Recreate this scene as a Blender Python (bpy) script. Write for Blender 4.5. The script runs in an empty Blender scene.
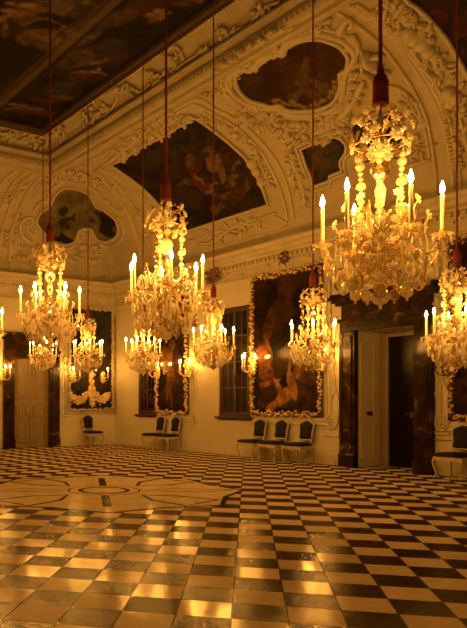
import bpy, bmesh, math, random
from mathutils import Vector, Matrix, noise
PI = math.pi
scene = bpy.context.scene
COL = scene.collection
RND = random.Random(7)

# ------------------------------------------------------------------ camera model
A = math.radians(31.5)            # angle between the hall's long axis (+Y) and the view
SA, CA = math.sin(A), math.cos(A)
FPX, CX, HOR, EYE = 681.0, 85.0, 401.5, 1.5
XR, YB, XL, YF = 13.4, 19.85, -0.8, -4.0        # right wall, back wall, left wall, front wall
CAM = Vector((0, 0, EYE))

def ray(px, py):
    k = (px - CX) / FPX
    return Vector((SA + k*CA, CA - k*SA, (HOR - py)/FPX))
def on_x(px, py, X=XR):
    d = ray(px, py); return CAM + d*(X/d.x)
def on_y(px, py, Y=YB):
    d = ray(px, py); return CAM + d*(Y/d.y)
def on_z(px, py, Z):
    d = ray(px, py); return CAM + d*((Z-EYE)/d.z)

# ------------------------------------------------------------------ materials
def srgb(r, g, b):
    f = lambda c: (c/255/12.92) if c/255 <= .04045 else ((c/255+.055)/1.055)**2.4
    return (f(r), f(g), f(b), 1)
def new_mat(name):
    m = bpy.data.materials.new(name); m.use_nodes = True
    nt = m.node_tree; b = nt.nodes['Principled BSDF']
    return m, nt, b
def noise_tex(nt, scale, detail=4, rough=.55, coord='Object'):
    tc = nt.nodes.new('ShaderNodeTexCoord'); n = nt.nodes.new('ShaderNodeTexNoise')
    n.inputs['Scale'].default_value = scale; n.inputs['Detail'].default_value = detail
    n.inputs['Roughness'].default_value = rough
    nt.links.new(tc.outputs[coord], n.inputs['Vector'])
    return n
def ramp(nt, src, stops):
    r = nt.nodes.new('ShaderNodeValToRGB')
    e = r.color_ramp.elements
    while len(e) < len(stops): e.new(.5)
    for i, (p, c) in enumerate(stops):
        e[i].position = p; e[i].color = c
    nt.links.new(src, r.inputs['Fac'])
    return r
def bump(nt, b, src, strength, dist=.02):
    bp = nt.nodes.new('ShaderNodeBump'); bp.inputs['Strength'].default_value = strength
    bp.inputs['Distance'].default_value = dist
    nt.links.new(src, bp.inputs['Height']); nt.links.new(bp.outputs['Normal'], b.inputs['Normal'])
def mat_noise(name, c1, c2, scale=4, rough=.6, bumps=0, metallic=0, bdist=.02, spec=.5, coord='Object', detail=4):  # two-tone noise material
    m, nt, b = new_mat(name)
    n = noise_tex(nt, scale, detail, coord=coord)
    r = ramp(nt, n.outputs['Fac'], [(.3, c1), (.7, c2)])
    nt.links.new(r.outputs['Color'], b.inputs['Base Color'])
    b.inputs['Roughness'].default_value = rough; b.inputs['Metallic'].default_value = metallic
    b.inputs['Specular IOR Level'].default_value = spec
    if bumps: bump(nt, b, n.outputs['Fac'], bumps, bdist)
    return m
def v4(r, g, b): return (r, g, b, 1)

M = {}
M['wall'] = mat_noise('wall_plaster', v4(0.4848,0.4193,0.2948), v4(0.5242,0.4652,0.3407), 2.2, .75, .08)
M['stucco'] = mat_noise('vault_stucco', v4(0.38,0.321,0.2162), v4(0.4717,0.4062,0.2817), 3.1, .7, .12)
M['relief'] = mat_noise('relief_stucco', v4(0.4586,0.3931,0.2752), v4(0.5373,0.4717,0.3407), 14, .6, .15, bdist=.01)
M['jamb_marble'] = None
M['gilt'] = mat_noise('gilded_wood', v4(.55,.36,.13), v4(.95,.72,.34), 30, .38, .2, .55, .005)
M['palegilt'] = mat_noise('pale_gilded_carving', v4(0.6,0.48,0.272), v4(0.76,0.656,0.416), 25, .4, .2, .25, .005)
M['swaggilt'] = mat_noise('swag_gilding', v4(.55,.40,.18), v4(.85,.66,.34), 30, .4, .2, .3, .005)
M['darkgilt'] = mat_noise('aged_dark_gilding', v4(0.0273,0.0156,0.00624), v4(0.078,0.0468,0.01872), 20, .5, .2, .3, .005)
M['wax'] = mat_noise('candle_wax', v4(.95,.86,.64), v4(1,.92,.72), 6, .5)
M['wax'].node_tree.nodes['Principled BSDF'].inputs['Subsurface Weight'].default_value = .35
M['wax'].node_tree.nodes['Principled BSDF'].inputs['Subsurface Radius'].default_value = (.05,.03,.015)
M['brass'] = mat_noise('brass', v4(.55,.33,.10), v4(.75,.5,.2), 20, .3, 0, .9)
M['velvet'] = mat_noise('crimson_tassel', v4(.075,.004,.004), v4(.17,.010,.008), 40, .8, .4, 0, .01)
M['rope'] = mat_noise('dark_red_rope', v4(.10,.012,.008), v4(.17,.02,.012), 60, .85, .3, 0, .005)
M['chairframe'] = mat_noise('cream_painted_chair_wood', v4(0.3407,0.2752,0.1638), v4(0.4455,0.3669,0.2359), 18, .45, .1)
M['upholstery'] = mat_noise('dark_upholstery', v4(0.00702,0.00351,0.002808), v4(0.0158,0.008424,0.006318), 35, .8, .2, 0, .004, .25)
M['doorpaint'] = mat_noise('cream_door_paint', v4(0.1769,0.1278,0.06552), v4(0.2228,0.1638,0.08845), 5, .5, .05)
M['darkwood'] = mat_noise('dark_stained_wood', v4(0.006,0.003,0.0015), v4(0.012,0.0054,0.0027), 9, .22, .1, spec=.12)
M['window_wood'] = mat_noise('red_brown_window_wood', *[tuple([q*.6 for q in c[:3]]+[1]) for c in (v4(0.0468,0.00936,0.00468), v4(0.078,0.01716,0.0078))], 9, .45, .1)
M['iron'] = mat_noise('dark_iron', v4(.03,.02,.012), v4(.06,.04,.02), 20, .45, 0, .5)
M['bronze'] = mat_noise('bronzed_carving', v4(.09,.05,.02), v4(.19,.11,.05), 20, .5, .2, .2, .01)

# veined dark marble
m, nt, b = new_mat('dark_brown_marble')
n1 = noise_tex(nt, 1.6, 9, .7); n1.inputs['Distortion'].default_value = 1.6
r1 = ramp(nt, n1.outputs['Fac'], [(.30, v4(.007,.004,.002)), (.50, v4(.024,.012,.006)), (.60, v4(.05,.027,.013)), (.66, v4(.20,.13,.065)), (.70, v4(.024,.012,.006))])
nt.links.new(r1.outputs['Color'], b.inputs['Base Color']); b.inputs['Roughness'].default_value = .13; b.inputs['Specular IOR Level'].default_value = .16
M['jamb_marble'] = m

# window glass: dark night glass, glossy and slightly see-through
m, nt, b = new_mat('window_glass')
b.inputs['Base Color'].default_value = v4(.3,.26,.2); b.inputs['Roughness'].default_value = .03
b.inputs['Transmission Weight'].default_value = 1; b.inputs['IOR'].default_value = 1.5
M['glass'] = m
M['night'] = mat_noise('night_dark', v4(0.009,0.006,0.0036), v4(0.0165,0.0108,0.006), 3, .8)  # near-black colour painted as the night beyond the panes

# crystal: cut glass, part clear, part glittering and light-scattering
def crystal_mat(name, lo, hi, share):
    """every piece is cut differently: some stand clear and dark, others glitter and scatter the light"""
    m = bpy.data.materials.new(name); m.use_nodes = True; nt = m.node_tree; L = nt.links.new
    nt.nodes.remove(nt.nodes['Principled BSDF'])
    oi = nt.nodes.new('ShaderNodeObjectInfo')
    def frac(k):
        mm = nt.nodes.new('ShaderNodeMath'); mm.operation = 'MULTIPLY'; mm.inputs[1].default_value = k
        mr = nt.nodes.new('ShaderNodeMath'); mr.operation = 'FRACT'
        L(oi.outputs['Random'], mm.inputs[0]); L(mm.outputs[0], mr.inputs[0]); return mr.outputs[0]
    def mix(fac, a, b2):
        n = nt.nodes.new('ShaderNodeMixShader')
        if isinstance(fac, float): n.inputs[0].default_value = fac
        else: L(fac, n.inputs[0])
        L(a, n.inputs[1]); L(b2, n.inputs[2]); return n.outputs[0]
    tint = ramp(nt, frac(3.17), [(0, v4(.98,.78,.46)), (.35, v4(1,.90,.66)), (.7, v4(1,.95,.80)), (1, v4(1,.97,.9))])
    def bsdf(kind, **kw):
        n = nt.nodes.new('ShaderNodeBsdf'+kind); L(tint.outputs[0], n.inputs['Color'])
        for k, v in kw.items(): n.inputs[k].default_value = v
        return n.outputs[0]
    bright = mix(.55, bsdf('Diffuse'), bsdf('Translucent'))
    bright = mix(.22, bright, bsdf('Glossy', Roughness=.22))
    glass = mix(.25, bsdf('Glass', Roughness=.02, IOR=1.6), bsdf('Glossy', Roughness=.15))
    st = nt.nodes.new('ShaderNodeMath'); st.operation = 'GREATER_THAN'; st.inputs[1].default_value = share
    L(frac(11.7), st.inputs[0])
    body = mix(st.outputs[0], glass, bright)
    p = nt.nodes.new('ShaderNodeBsdfTransparent'); p.inputs['Color'].default_value = v4(1,.96,.88)
    mx = nt.nodes.new('ShaderNodeMapRange'); mx.inputs['To Min'].default_value = lo; mx.inputs['To Max'].default_value = hi
    L(frac(7.31), mx.inputs['Value'])
    L(mix(mx.outputs[0], body, p.outputs[0]), nt.nodes['Material Output'].inputs[0])
    return m
M['crystal'] = crystal_mat('cut_crystal', .06, .34, .30)
M['vaseglass'] = crystal_mat('hollow_cut_glass', .1, .2, 1.1)
M['clear'] = crystal_mat('thin_clear_crystal', .60, .72, .3)

def emission(name, col, s):
    m = bpy.data.materials.new(name); m.use_nodes = True
    nt = m.node_tree; nt.nodes.clear()
    o = nt.nodes.new('ShaderNodeOutputMaterial'); e = nt.nodes.new('ShaderNodeEmission')
    e.inputs['Color'].default_value = col; e.inputs['Strength'].default_value = s
    nt.links.new(e.outputs[0], o.inputs[0]); return m
FLAME_COL = v4(1, .445, .070)
M['flame'] = emission('candle_flame', FLAME_COL, 960)

# painted canvases: colour comes from the picture stored in the mesh, broken up by brush noise
def paint_mat(name, rough):
    m, nt, b = new_mat(name)
    at = nt.nodes.new('ShaderNodeAttribute'); at.attribute_name = 'Col'
    n = noise_tex(nt, 9, 6, .65)
    mr = nt.nodes.new('ShaderNodeMapRange'); mr.inputs['To Min'].default_value = .34; mr.inputs['To Max'].default_value = .96
    nt.links.new(n.outputs['Fac'], mr.inputs['Value'])
    mx = nt.nodes.new('ShaderNodeMix'); mx.data_type = 'RGBA'; mx.blend_type = 'MULTIPLY'; mx.inputs['Factor'].default_value = 1
    nt.links.new(at.outputs['Color'], mx.inputs[6]); nt.links.new(mr.outputs['Result'], mx.inputs[7])
    nt.links.new(mx.outputs[2], b.inputs['Base Color'])
    b.inputs['Roughness'].default_value = rough; b.inputs['Specular IOR Level'].default_value = .18
    bump(nt, b, n.outputs['Fac'], .08, .01)
    return m
M['fresco'] = paint_mat('fresco_paint', .75)
M['oil'] = paint_mat('varnished_oil_paint', .13)

# floor: diagonal chequer of pale and dark marble flags, each flag with its own wear and tilt
TS = .382
P0 = on_z(285.8, 606.4, 0)
CDIR = PI/4
def worn_polish(nt, b, normal, amount, rough):
    """a thin worn wax polish over rough stone"""
    g = nt.nodes.new('ShaderNodeBsdfGlossy'); g.inputs['Color'].default_value = v4(1,.95,.88)
    if isinstance(rough, float): g.inputs['Roughness'].default_value = rough
    else: nt.links.new(rough, g.inputs['Roughness'])
    if normal: nt.links.new(normal, g.inputs['Normal'])
    mx = nt.nodes.new('ShaderNodeMixShader')
    if isinstance(amount, float): mx.inputs[0].default_value = amount
    else: amount.node.name = 'polish'; nt.links.new(amount, mx.inputs[0])
    nt.links.new(b.outputs[0], mx.inputs[1]); nt.links.new(g.outputs[0], mx.inputs[2])
    nt.links.new(mx.outputs[0], nt.nodes['Material Output'].inputs[0])
def floor_material():
    m, nt, b = new_mat('chequered_marble_flags')
    L = nt.links.new
    tc = nt.nodes.new('ShaderNodeTexCoord')
    mp = nt.nodes.new('ShaderNodeMapping'); mp.vector_type = 'TEXTURE'
    mp.inputs['Location'].default_value = (P0.x, P0.y, 0)
    mp.inputs['Rotation'].default_value = (0, 0, -CDIR)   # local Y runs along the flag columns
    mp.inputs['Scale'].default_value = (TS, TS, TS)
    L(tc.outputs['Object'], mp.inputs['Vector'])
    fl = nt.nodes.new('ShaderNodeVectorMath'); fl.operation = 'FLOOR'; L(mp.outputs[0], fl.inputs[0])
    fr = nt.nodes.new('ShaderNodeVectorMath'); fr.operation = 'FRACTION'; L(mp.outputs[0], fr.inputs[0])
    s = nt.nodes.new('ShaderNodeSeparateXYZ'); L(fl.outputs[0], s.inputs[0])
    f = nt.nodes.new('ShaderNodeSeparateXYZ'); L(fr.outputs[0], f.inputs[0])
    def math(op, a, bb=None):
        n = nt.nodes.new('ShaderNodeMath'); n.operation = op
        for i, x in enumerate((a, bb)):
            if x is None: continue
            if isinstance(x, (int, float)): n.inputs[i].default_value = x
            else: L(x, n.inputs[i])
        return n.outputs[0]
    par = math('FLOORED_MODULO', math('ADD', s.outputs[0], s.outputs[1]), 2)
    dark = math('LESS_THAN', par, .5)                      # (0,0) just beyond the corner is dark
    wn = nt.nodes.new('ShaderNodeTexWhiteNoise'); wn.noise_dimensions = '3D'; L(fl.outputs[0], wn.inputs['Vector'])
    n1 = noise_tex(nt, 5, 8, .7); n1.inputs['Distortion'].default_value = .8
    n2 = noise_tex(nt, 26, 6, .7)
    lt = ramp(nt, n1.outputs['Fac'], [(.3, v4(0.4717,0.3617,0.2123)), (.7, v4(0.5503,0.4403,0.2752))])
    dk = ramp(nt, n2.outputs['Fac'], [(.3, v4(0.01947,0.009734,0.00365)), (.60, v4(0.05112,0.02678,0.01095)), (.74, v4(0.1217,0.07301,0.03286))])
    mx = nt.nodes.new('ShaderNodeMix'); mx.data_type = 'RGBA'
    L(dark, mx.inputs['Factor']); L(lt.outputs[0], mx.inputs[6]); L(dk.outputs[0], mx.inputs[7])
    var = math('MULTIPLY_ADD', wn.outputs['Value'], .22); nt.nodes[-1].inputs[2].default_value = .85
    mv = nt.nodes.new('ShaderNodeMix'); mv.data_type = 'RGBA'; mv.blend_type = 'MULTIPLY'; mv.inputs['Factor'].default_value = 1
    L(mx.outputs[2], mv.inputs[6]); L(var, mv.inputs[7])
    # joints
    e = math('MINIMUM', math('MINIMUM', f.outputs[0], math('SUBTRACT', 1, f.outputs[0])), math('MINIMUM', f.outputs[1], math('SUBTRACT', 1, f.outputs[1])))
    jt = math('LESS_THAN', e, .014)
    mj = nt.nodes.new('ShaderNodeMix'); mj.data_type = 'RGBA'
    L(jt, mj.inputs['Factor']); L(mv.outputs[2], mj.inputs[6]); mj.inputs[7].default_value = v4(.06,.035,.016)
    L(mj.outputs[2], b.inputs['Base Color'])
    rr = nt.nodes.new('ShaderNodeMapRange'); L(n1.outputs['Fac'], rr.inputs['Value'])
    rr.inputs['From Min'].default_value = .3; rr.inputs['From Max'].default_value = .7
    rr.inputs['To Min'].default_value = .09; rr.inputs['To Max'].default_value = .17
    grough = math('ADD', rr.outputs[0], math('MULTIPLY', dark, .02)); b.inputs['Roughness'].default_value = .8
    b.inputs['Specular IOR Level'].default_value = 0
    # worn relief: soft waves plus a slight tilt of each flag
    dx = math('MULTIPLY', math('SUBTRACT', f.outputs[0], .5), math('SUBTRACT', wn.outputs['Value'], .5))
    wc = nt.nodes.new('ShaderNodeSeparateColor'); L(wn.outputs['Color'], wc.inputs[0])
    dy = math('MULTIPLY', math('SUBTRACT', f.outputs[1], .5), math('SUBTRACT', wc.outputs[1], .5))
    tilt = math('MULTIPLY', math('ADD', dx, dy), .012)
    ns = noise_tex(nt, 9, 3, .5)
    hgt = math('ADD', math('ADD', tilt, math('MULTIPLY', ns.outputs['Fac'], .0022)), math('MULTIPLY', math('MULTIPLY', n2.outputs['Fac'], dark), .0014))
    hgt = math('SUBTRACT', hgt, math('MULTIPLY', jt, .003))
    bp = nt.nodes.new('ShaderNodeBump'); bp.inputs['Strength'].default_value = 1; bp.inputs['Distance'].default_value = 1
    L(hgt, bp.inputs['Height']); L(bp.outputs[0], b.inputs['Normal'])
    worn_polish(nt, b, bp.outputs[0], math('MULTIPLY_ADD', dark, -.025), grough); nt.nodes['polish'].inputs[2].default_value = .105
    return m
M['floor'] = floor_material()
M['inlay_pale'] = mat_noise('pale_inlay_marble', v4(0.4036,0.3099,0.1802), v4(0.5333,0.4324,0.2811), 4, .11, .04, 0, .01, .1)
M['inlay_dark'] = mat_noise('dark_inlay_marble', v4(0.01872,0.01123,0.005616), v4(0.04212,0.0262,0.0131), 16, .14, .04, 0, .01, .06)

for k, am in (('inlay_pale', .085), ('inlay_dark', .06)):
    nt = M[k].node_tree; b = nt.nodes['Principled BSDF']; b.inputs['Specular IOR Level'].default_value = 0
    worn_polish(nt, b, None, am, .14)

# ------------------------------------------------------------------ mesh helpers
def obj(name, bm, mat, parent=None, smooth=False, kind=None, label=None, loc=None):
    bmesh.ops.recalc_face_normals(bm, faces=bm.faces[:])
    me = bpy.data.meshes.new(name); bm.to_mesh(me); bm.free()
    for mm in (mat if isinstance(mat, (list, tuple)) else [mat]): me.materials.append(M[mm] if isinstance(mm, str) else mm)
    if smooth:
        for p in me.polygons: p.use_smooth = True
    o = bpy.data.objects.new(name, me); COL.objects.link(o)
    if parent: o.parent = parent
    if kind: o['kind'] = kind
    if label: o['label'] = label
    if loc is not None: o.location = loc
    return o
def thing(name, label, cat, loc=(0,0,0), rz=0, group=None):
    o = bpy.data.objects.new(name, None); COL.objects.link(o)
    o.empty_display_size = .1
    o.location = loc; o.rotation_euler = (0,0,rz); o['label'] = label; o['category'] = cat
    if group: o['group'] = group
    return o
def tag(o, label, cat, group=None):
    o['label'] = label; o['category'] = cat
    if group: o['group'] = group
    return o
def struct(name, bm, mat, parent=None, smooth=False):
    o = obj(name, bm, mat, parent, smooth)
    if not parent: o['kind'] = 'structure'
    return o
def NB(): return bmesh.new()
def box(bm, x0, x1, y0, y1, z0, z1, mi=0, bev=0):
    vs = [bm.verts.new((x, y, z)) for x in (x0, x1) for y in (y0, y1) for z in (z0, z1)]
    fs = []
    for q in ((0,1,3,2),(4,6,7,5),(0,4,5,1),(2,3,7,6),(0,2,6,4),(1,5,7,3)):
        f = bm.faces.new([vs[i] for i in q]); f.material_index = mi; fs.append(f)
    if bev:
        es = list({e for f in fs for e in f.edges})
        bmesh.ops.bevel(bm, geom=es, offset=bev, segments=2, affect='EDGES', profile=.6)
def quad(bm, pts, mi=0):
    f = bm.faces.new([bm.verts.new(p) for p in pts]); f.material_index = mi; return f
def tube(bm, pts, r, n=6, closed=False, caps=True, mi=0, flat=None):
    """sweep a circle along pts; r is a number or a list; flat = (normal function, squash)"""
    pts = [Vector(p) for p in pts]
    N = len(pts)
    if N < 2: return
    rings = []
    up = None
    for i, p in enumerate(pts):
        if closed: t = pts[(i+1) % N] - pts[i-1]
        else: t = pts[min(i+1, N-1)] - pts[max(i-1, 0)]
        if t.length < 1e-9: t = Vector((0,0,1))
        t.normalize()
        if up is None:
            up = Vector((0,0,1)) if abs(t.z) < .9 else Vector((1,0,0))
        s = t.cross(up)
        if s.length < 1e-6: s = t.orthogonal()
        s.normalize(); up = s.cross(t).normalized()
        rr = r[i] if isinstance(r, (list, tuple)) else r
        rings.append([bm.verts.new(p + (s*math.cos(2*PI*j/n) + up*math.sin(2*PI*j/n))*rr) for j in range(n)])
    for i in range(N if closed else N-1):
        a, c = rings[i], rings[(i+1) % N]
        for j in range(n):
            f = bm.faces.new((a[j], a[(j+1) % n], c[(j+1) % n], c[j])); f.material_index = mi
    if caps and not closed:
        for q in (rings[0][::-1], rings[-1]):
            f = bm.faces.new(q); f.material_index = mi
def lathe(bm, prof, n=12, c=(0,0,0), mi=0, twist=0, lobes=None):
    """prof: (radius, z) from bottom to top"""
    rings = []
    for k, (r, z) in enumerate(prof):
        if r < 1e-5: rings.append([bm.verts.new((c[0], c[1], c[2]+z))])
        else:
            ring = []
            for j in range(n):
                a = 2*PI*j/n + twist*k
                rr = r*(1 + (lobes[1]*math.cos(lobes[0]*a) if lobes else 0))
                ring.append(bm.verts.new((c[0]+rr*math.cos(a), c[1]+rr*math.sin(a), c[2]+z)))
            rings.append(ring)
    for a, b2 in zip(rings, rings[1:]):
        if len(a) == 1 and len(b2) == 1: continue
        for j in range(n):
            if len(a) == 1: f = bm.faces.new((a[0], b2[j], b2[(j+1) % n]))
            elif len(b2) == 1: f = bm.faces.new((a[j], a[(j+1) % n], b2[0]))
            else: f = bm.faces.new((a[j], a[(j+1) % n], b2[(j+1) % n], b2[j]))
            f.material_index = mi
    for q, rev in ((rings[0], True), (rings[-1], False)):
        if len(q) > 1:
            f = bm.faces.new(q[::-1] if rev else q); f.material_index = mi
def ellipsoid(bm, c, ax, ay, az, nu=8, nv=5, mi=0):
    c = Vector(c)
    top = bm.verts.new(c + az); bot = bm.verts.new(c - az)
    rings = []
    for i in range(1, nv):
        th = PI*i/nv
        rings.append([bm.verts.new(c + az*math.cos(th) + (ax*math.cos(2*PI*j/nu) + ay*math.sin(2*PI*j/nu))*math.sin(th)) for j in range(nu)])
    for j in range(nu):
        k = (j+1) % nu
        bm.faces.new((top, rings[0][j], rings[0][k])).material_index = mi
        bm.faces.new((bot, rings[-1][k], rings[-1][j])).material_index = mi
        for a, b2 in zip(rings, rings[1:]):
            bm.faces.new((a[j], b2[j], b2[k], a[k])).material_index = mi
def smooth_pts(pts, sub=5, closed=False):
    pts = [Vector(p) for p in pts]; N = len(pts); out = []
    rng = range(N if closed else N-1)
    for i in rng:
        if closed: p0, p1, p2, p3 = pts[i-1], pts[i], pts[(i+1) % N], pts[(i+2) % N]
        else: p0, p1, p2, p3 = pts[max(i-1,0)], pts[i], pts[i+1], pts[min(i+2,N-1)]
        for s in range(sub):
            t = s/sub
            out.append(.5*((2*p1) + (p2-p0)*t + (2*p0-5*p1+4*p2-p3)*t*t + (3*p1-p0-3*p2+p3)*t**3))
    if not closed: out.append(pts[-1])
    return out
def copy_tree(o, parent=None):
    c = o.copy(); COL.objects.link(c)
    if parent: c.parent = parent
    for ch in list(o.children): copy_tree(ch, c)
    return c

# ------------------------------------------------------------------ the vault as a surface
TX, TY, H0, HT = 3.5, 1.75, 5.5, 8.5
def smin(a, b2, k=.7):
    k = min(k, max(1e-4, (8.5-min(a, b2))*.8))
    h = max(k - abs(a-b2), 0)/k
    return min(a, b2) - h*h*k/4
def arc(t, T):
    if t <= 0: return H0
    if t >= T: return HT
    return H0 + (HT-H0)*math.sqrt(max(0, 1-(1-t/T)**2))
def cove_h(x, y):
    return smin(arc(XR-x, TX), arc(YB-y, TY))
def inside(p):
    if p.z < H0: return p.x < XR and p.y < YB
    return p.x < XR and p.y < YB and p.z < cove_h(p.x, p.y)
def surf(px, py, off=0.0):
    """point on wall or vault seen at that spot, and the normal into the room"""
    d = ray(px, py); z = 3.0
    while inside(CAM + d*z) and z < 40: z += .08
    lo, hi = z-.08, z
    for _ in range(18):
        mid = (lo+hi)/2
        if inside(CAM + d*mid): lo = mid
        else: hi = mid
    p = CAM + d*lo
    if p.z <= H0+.01:
        n = Vector((-1,0,0)) if XR-p.x < YB-p.y else Vector((0,-1,0))
    else:
        e = .02
        hx = (cove_h(min(p.x+e,XR), p.y) - cove_h(p.x-e, p.y))/(2*e)
        hy = (cove_h(p.x, min(p.y+e,YB)) - cove_h(p.x, p.y-e))/(2*e)
        n = Vector((hx, hy, -1)).normalized()
    return p + n*off, n
def smap(pts, off=.0): return [surf(p[0], p[1], off)[0] for p in pts]

# ------------------------------------------------------------------ room shell
def yR(px, X=XR): return on_x(px, 400, X).y
def xB(px, Y=YB): return on_y(px, 400, Y).x
def hR(px, py, X=XR): return on_x(px, py, X).z
def hB(px, py, Y=YB): return on_y(px, py, Y).z

P_Y0, P_Y1, P_H = yR(417), yR(358), 3.10            # portal opening
REC = 14.28                                         # back of the portal recess
W2 = (yR(250.5), yR(219.5), 1.08, 4.12)             # windows: y0, y1, sill, head
W1 = (yR(156), yR(139), 1.08, 4.12)
D_X0, D_X1, D_H = xB(13), xB(48.5), hB(30, 358.5)   # back door opening

def holed_wall(name, mat, place, u0, u1, z1, holes):
    """a wall face cut into cells round its openings; place(u, z) gives the point"""
    bm = NB()
    us = sorted({u0, u1, *[h[0] for h in holes], *[h[1] for h in holes]})
    zs = sorted({0, z1, *[h[2] for h in holes], *[h[3] for h in holes]})
    for a, b in zip(us, us[1:]):
        for c, d in zip(zs, zs[1:]):
            if any(h[0]-1e-6 <= a and b <= h[1]+1e-6 and h[2]-1e-6 <= c and d <= h[3]+1e-6 for h in holes): continue
            quad(bm, [place(a, c), place(b, c), place(b, d), place(a, d)])
    bmesh.ops.remove_doubles(bm, verts=bm.verts[:], dist=1e-5)
    return struct(name, bm, mat)
wall_right = holed_wall('wall_right', 'wall', lambda u, z: (XR, u, z), YF, YB, H0+.12,
                        [(P_Y0, P_Y1, 0, P_H), W1, W2])
wall_back = holed_wall('wall_back', 'wall', lambda u, z: (u, YB, z), XL, XR, H0+.12, [(D_X0, D_X1, 0, D_H)])
holed_wall('wall_left', 'wall', lambda u, z: (XL, u, z), YF, YB, H0+.12, [])
holed_wall('wall_front', 'wall', lambda u, z: (u, YF, z), XL, XR, 9.7, [])

bm = NB(); quad(bm, [(XL, YF, 0), (XR, YF, 0), (XR, YB, 0), (XL, YB, 0)])
quad(bm, [(XR, P_Y0, 0), (REC, P_Y0, 0), (REC, P_Y1, 0), (XR, P_Y1, 0)])
floor = struct('floor', bm, 'floor')

# cove vault (right, back and left flanks) and flat ceiling
bm = NB()
NPH = 22
def strip(fn, n):
    rows = []
    for i in range(NPH+1):
        ph = PI/2*i/NPH
        rows.append([bm.verts.new(fn(j/n, 1-math.cos(ph))) for j in range(n+1)])
    for a, b2 in zip(rows, rows[1:]):
        for j in range(n): bm.faces.new((a[j], a[j+1], b2[j+1], b2[j]))
def fr(v, c):
    x = XR-TX*c; y = YF + (YB-TY*c-YF)*v; return (x, y, cove_h(x, y))
def fb(v, c):
    y = YB-TY*c; x = (XL+TX*c) + (XR-XL-2*TX*c)*v
    return (x, y, smin(cove_h(x, y), arc(x-XL, TX)))
def fl_(v, c):
    x = XL+TX*c; y = YF + (YB-TY*c-YF)*v; return (x, y, smin(arc(x-XL, TX), arc(YB-y, TY)))
strip(fr, 120); strip(fb, 60); strip(fl_, 60)
bmesh.ops.remove_doubles(bm, verts=bm.verts[:], dist=1e-4)
vault = struct('ceiling', bm, 'stucco', smooth=True)

# upper cornice and small cove above it, swept round the ceiling opening
def ring_path(t_x, t_y):
    return [(XR-t_x, YF), (XR-t_x, YB-t_y), (XL+t_x, YB-t_y), (XL+t_x, YF)]
def sweep_profile(name, prof, mat, smooth=False, thick=0):
    """prof: list of (inset from the vault's foot on the long side, height)"""
    bm = NB(); rows = []
    for t, h in prof:
        ty = TY + (t-TX)
        rows.append([bm.verts.new((x, y, h)) for x, y in ring_path(t, ty)])
    for a, b2 in zip(rows, rows[1:]):
        for j in range(3): bm.faces.new((a[j], a[j+1], b2[j+1], b2[j]))
    return struct(name, bm, mat, smooth=smooth)
sweep_profile('trim_1', [(3.35,8.44),(3.35,8.36),(3.46,8.34),(3.50,8.36),(3.52,8.44),(3.60,8.46),(3.64,8.52),(3.64,8.66),(3.60,8.68),(3.60,8.72),(3.70,8.74),(3.74,8.80),(3.72,8.86),(3.60,8.90),(3.55,8.94)], 'stucco')
sweep_profile('trim_2', [(3.55,8.90),(3.62,9.0),(3.72,9.10),(3.86,9.20),(4.02,9.28),(4.12,9.30)], 'stucco', True)
ceil_frame = sweep_profile('ceiling_frame', [(4.05,9.24),(4.08,9.20),(4.14,9.20),(4.17,9.25),(4.22,9.26),(4.26,9.21),(4.33,9.21),(4.36,9.27),(4.36,9.34)], 'darkgilt')
# beads along the ceiling frame and the egg-and-dart band on the upper cornice
bm = NB()
y = 3.0
while y < YB-TY-.6:
    ellipsoid(bm, (XR-4.11, y, 9.19), Vector((.022,0,0)), Vector((0,.034,0)), Vector((0,0,.022)), 6, 4); y += .085
x = XL+4.2
while x < XR-4.12:
    ellipsoid(bm, (x, YB-TY-.61, 9.19), Vector((.034,0,0)), Vector((0,.022,0)), Vector((0,0,.022)), 6, 4); x += .085
ceil_beads = struct('ceiling_beads', bm, 'gilt')
bm = NB()
y = 3.0
while y < YB-TY-.2:
    ellipsoid(bm, (XR-3.635, y, 8.59), Vector((.03,0,0)), Vector((0,.045,0)), Vector((0,0,.06)), 6, 4)
    box(bm, XR-3.655, XR-3.63, y+.058, y+.072, 8.53, 8.65); y += .13
x = XL+3.8
while x < XR-3.7:
    ellipsoid(bm, (x, YB-TY-.135, 8.59), Vector((.045,0,0)), Vector((0,.03,0)), Vector((0,0,.06)), 6, 4)
    box(bm, x+.058, x+.072, YB-TY-.155, YB-TY-.13, 8.53, 8.65); x += .13
struct('trim_3', bm, 'relief')

# wall entablature: frieze, dentils, projecting cornice
def wall_run(name, prof, mat):
    bm = NB(); rows = []
    for p, h in prof:
        rows.append([bm.verts.new(q) for q in ((XR-p, YF, h), (XR-p, YB-p, h), (XL+p, YB-p, h), (XL+p, YF, h))])
    for a, b2 in zip(rows, rows[1:]):
        for j in range(3): bm.faces.new((a[j], a[j+1], b2[j+1], b2[j]))
    return struct(name, bm, mat)
wall_run('trim_4', [(0,4.80),(.05,4.80),(.06,4.84),(.03,4.87),(.03,5.12),(.07,5.15),(.07,5.26),(.13,5.27),(.16,5.31),(.30,5.34),(.32,5.40),(.32,5.45),(.38,5.47),(.42,5.53),(.42,5.56),(.0,5.60)], 'stucco')
bm = NB()
y = 4.0
while y < YB-.2:
    box(bm, XR-.125, XR-.06, y, y+.085, 5.165, 5.25); y += .15
x = XL+.3
while x < XR-.2:
    box(bm, x, x+.085, YB-.125, YB-.06, 5.165, 5.25); x += .15
struct('trim_5', bm, 'stucco')
# low plinth
for nm, q in (('baseboard_right', [(YF, P_Y0-.62), (P_Y1+.62, YB)]),):
    bm = NB()
    for a, b2 in q: box(bm, XR-.03, XR+.01, a, b2, 0, .13)
    struct(nm, bm, 'wall')
bm = NB()
for a, b2 in ((XL, D_X0-.42), (D_X1+.42, XR-.03)): box(bm, a, b2, YB-.03, YB+.01, 0, .13)
struct('baseboard_back', bm, 'wall')

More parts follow.
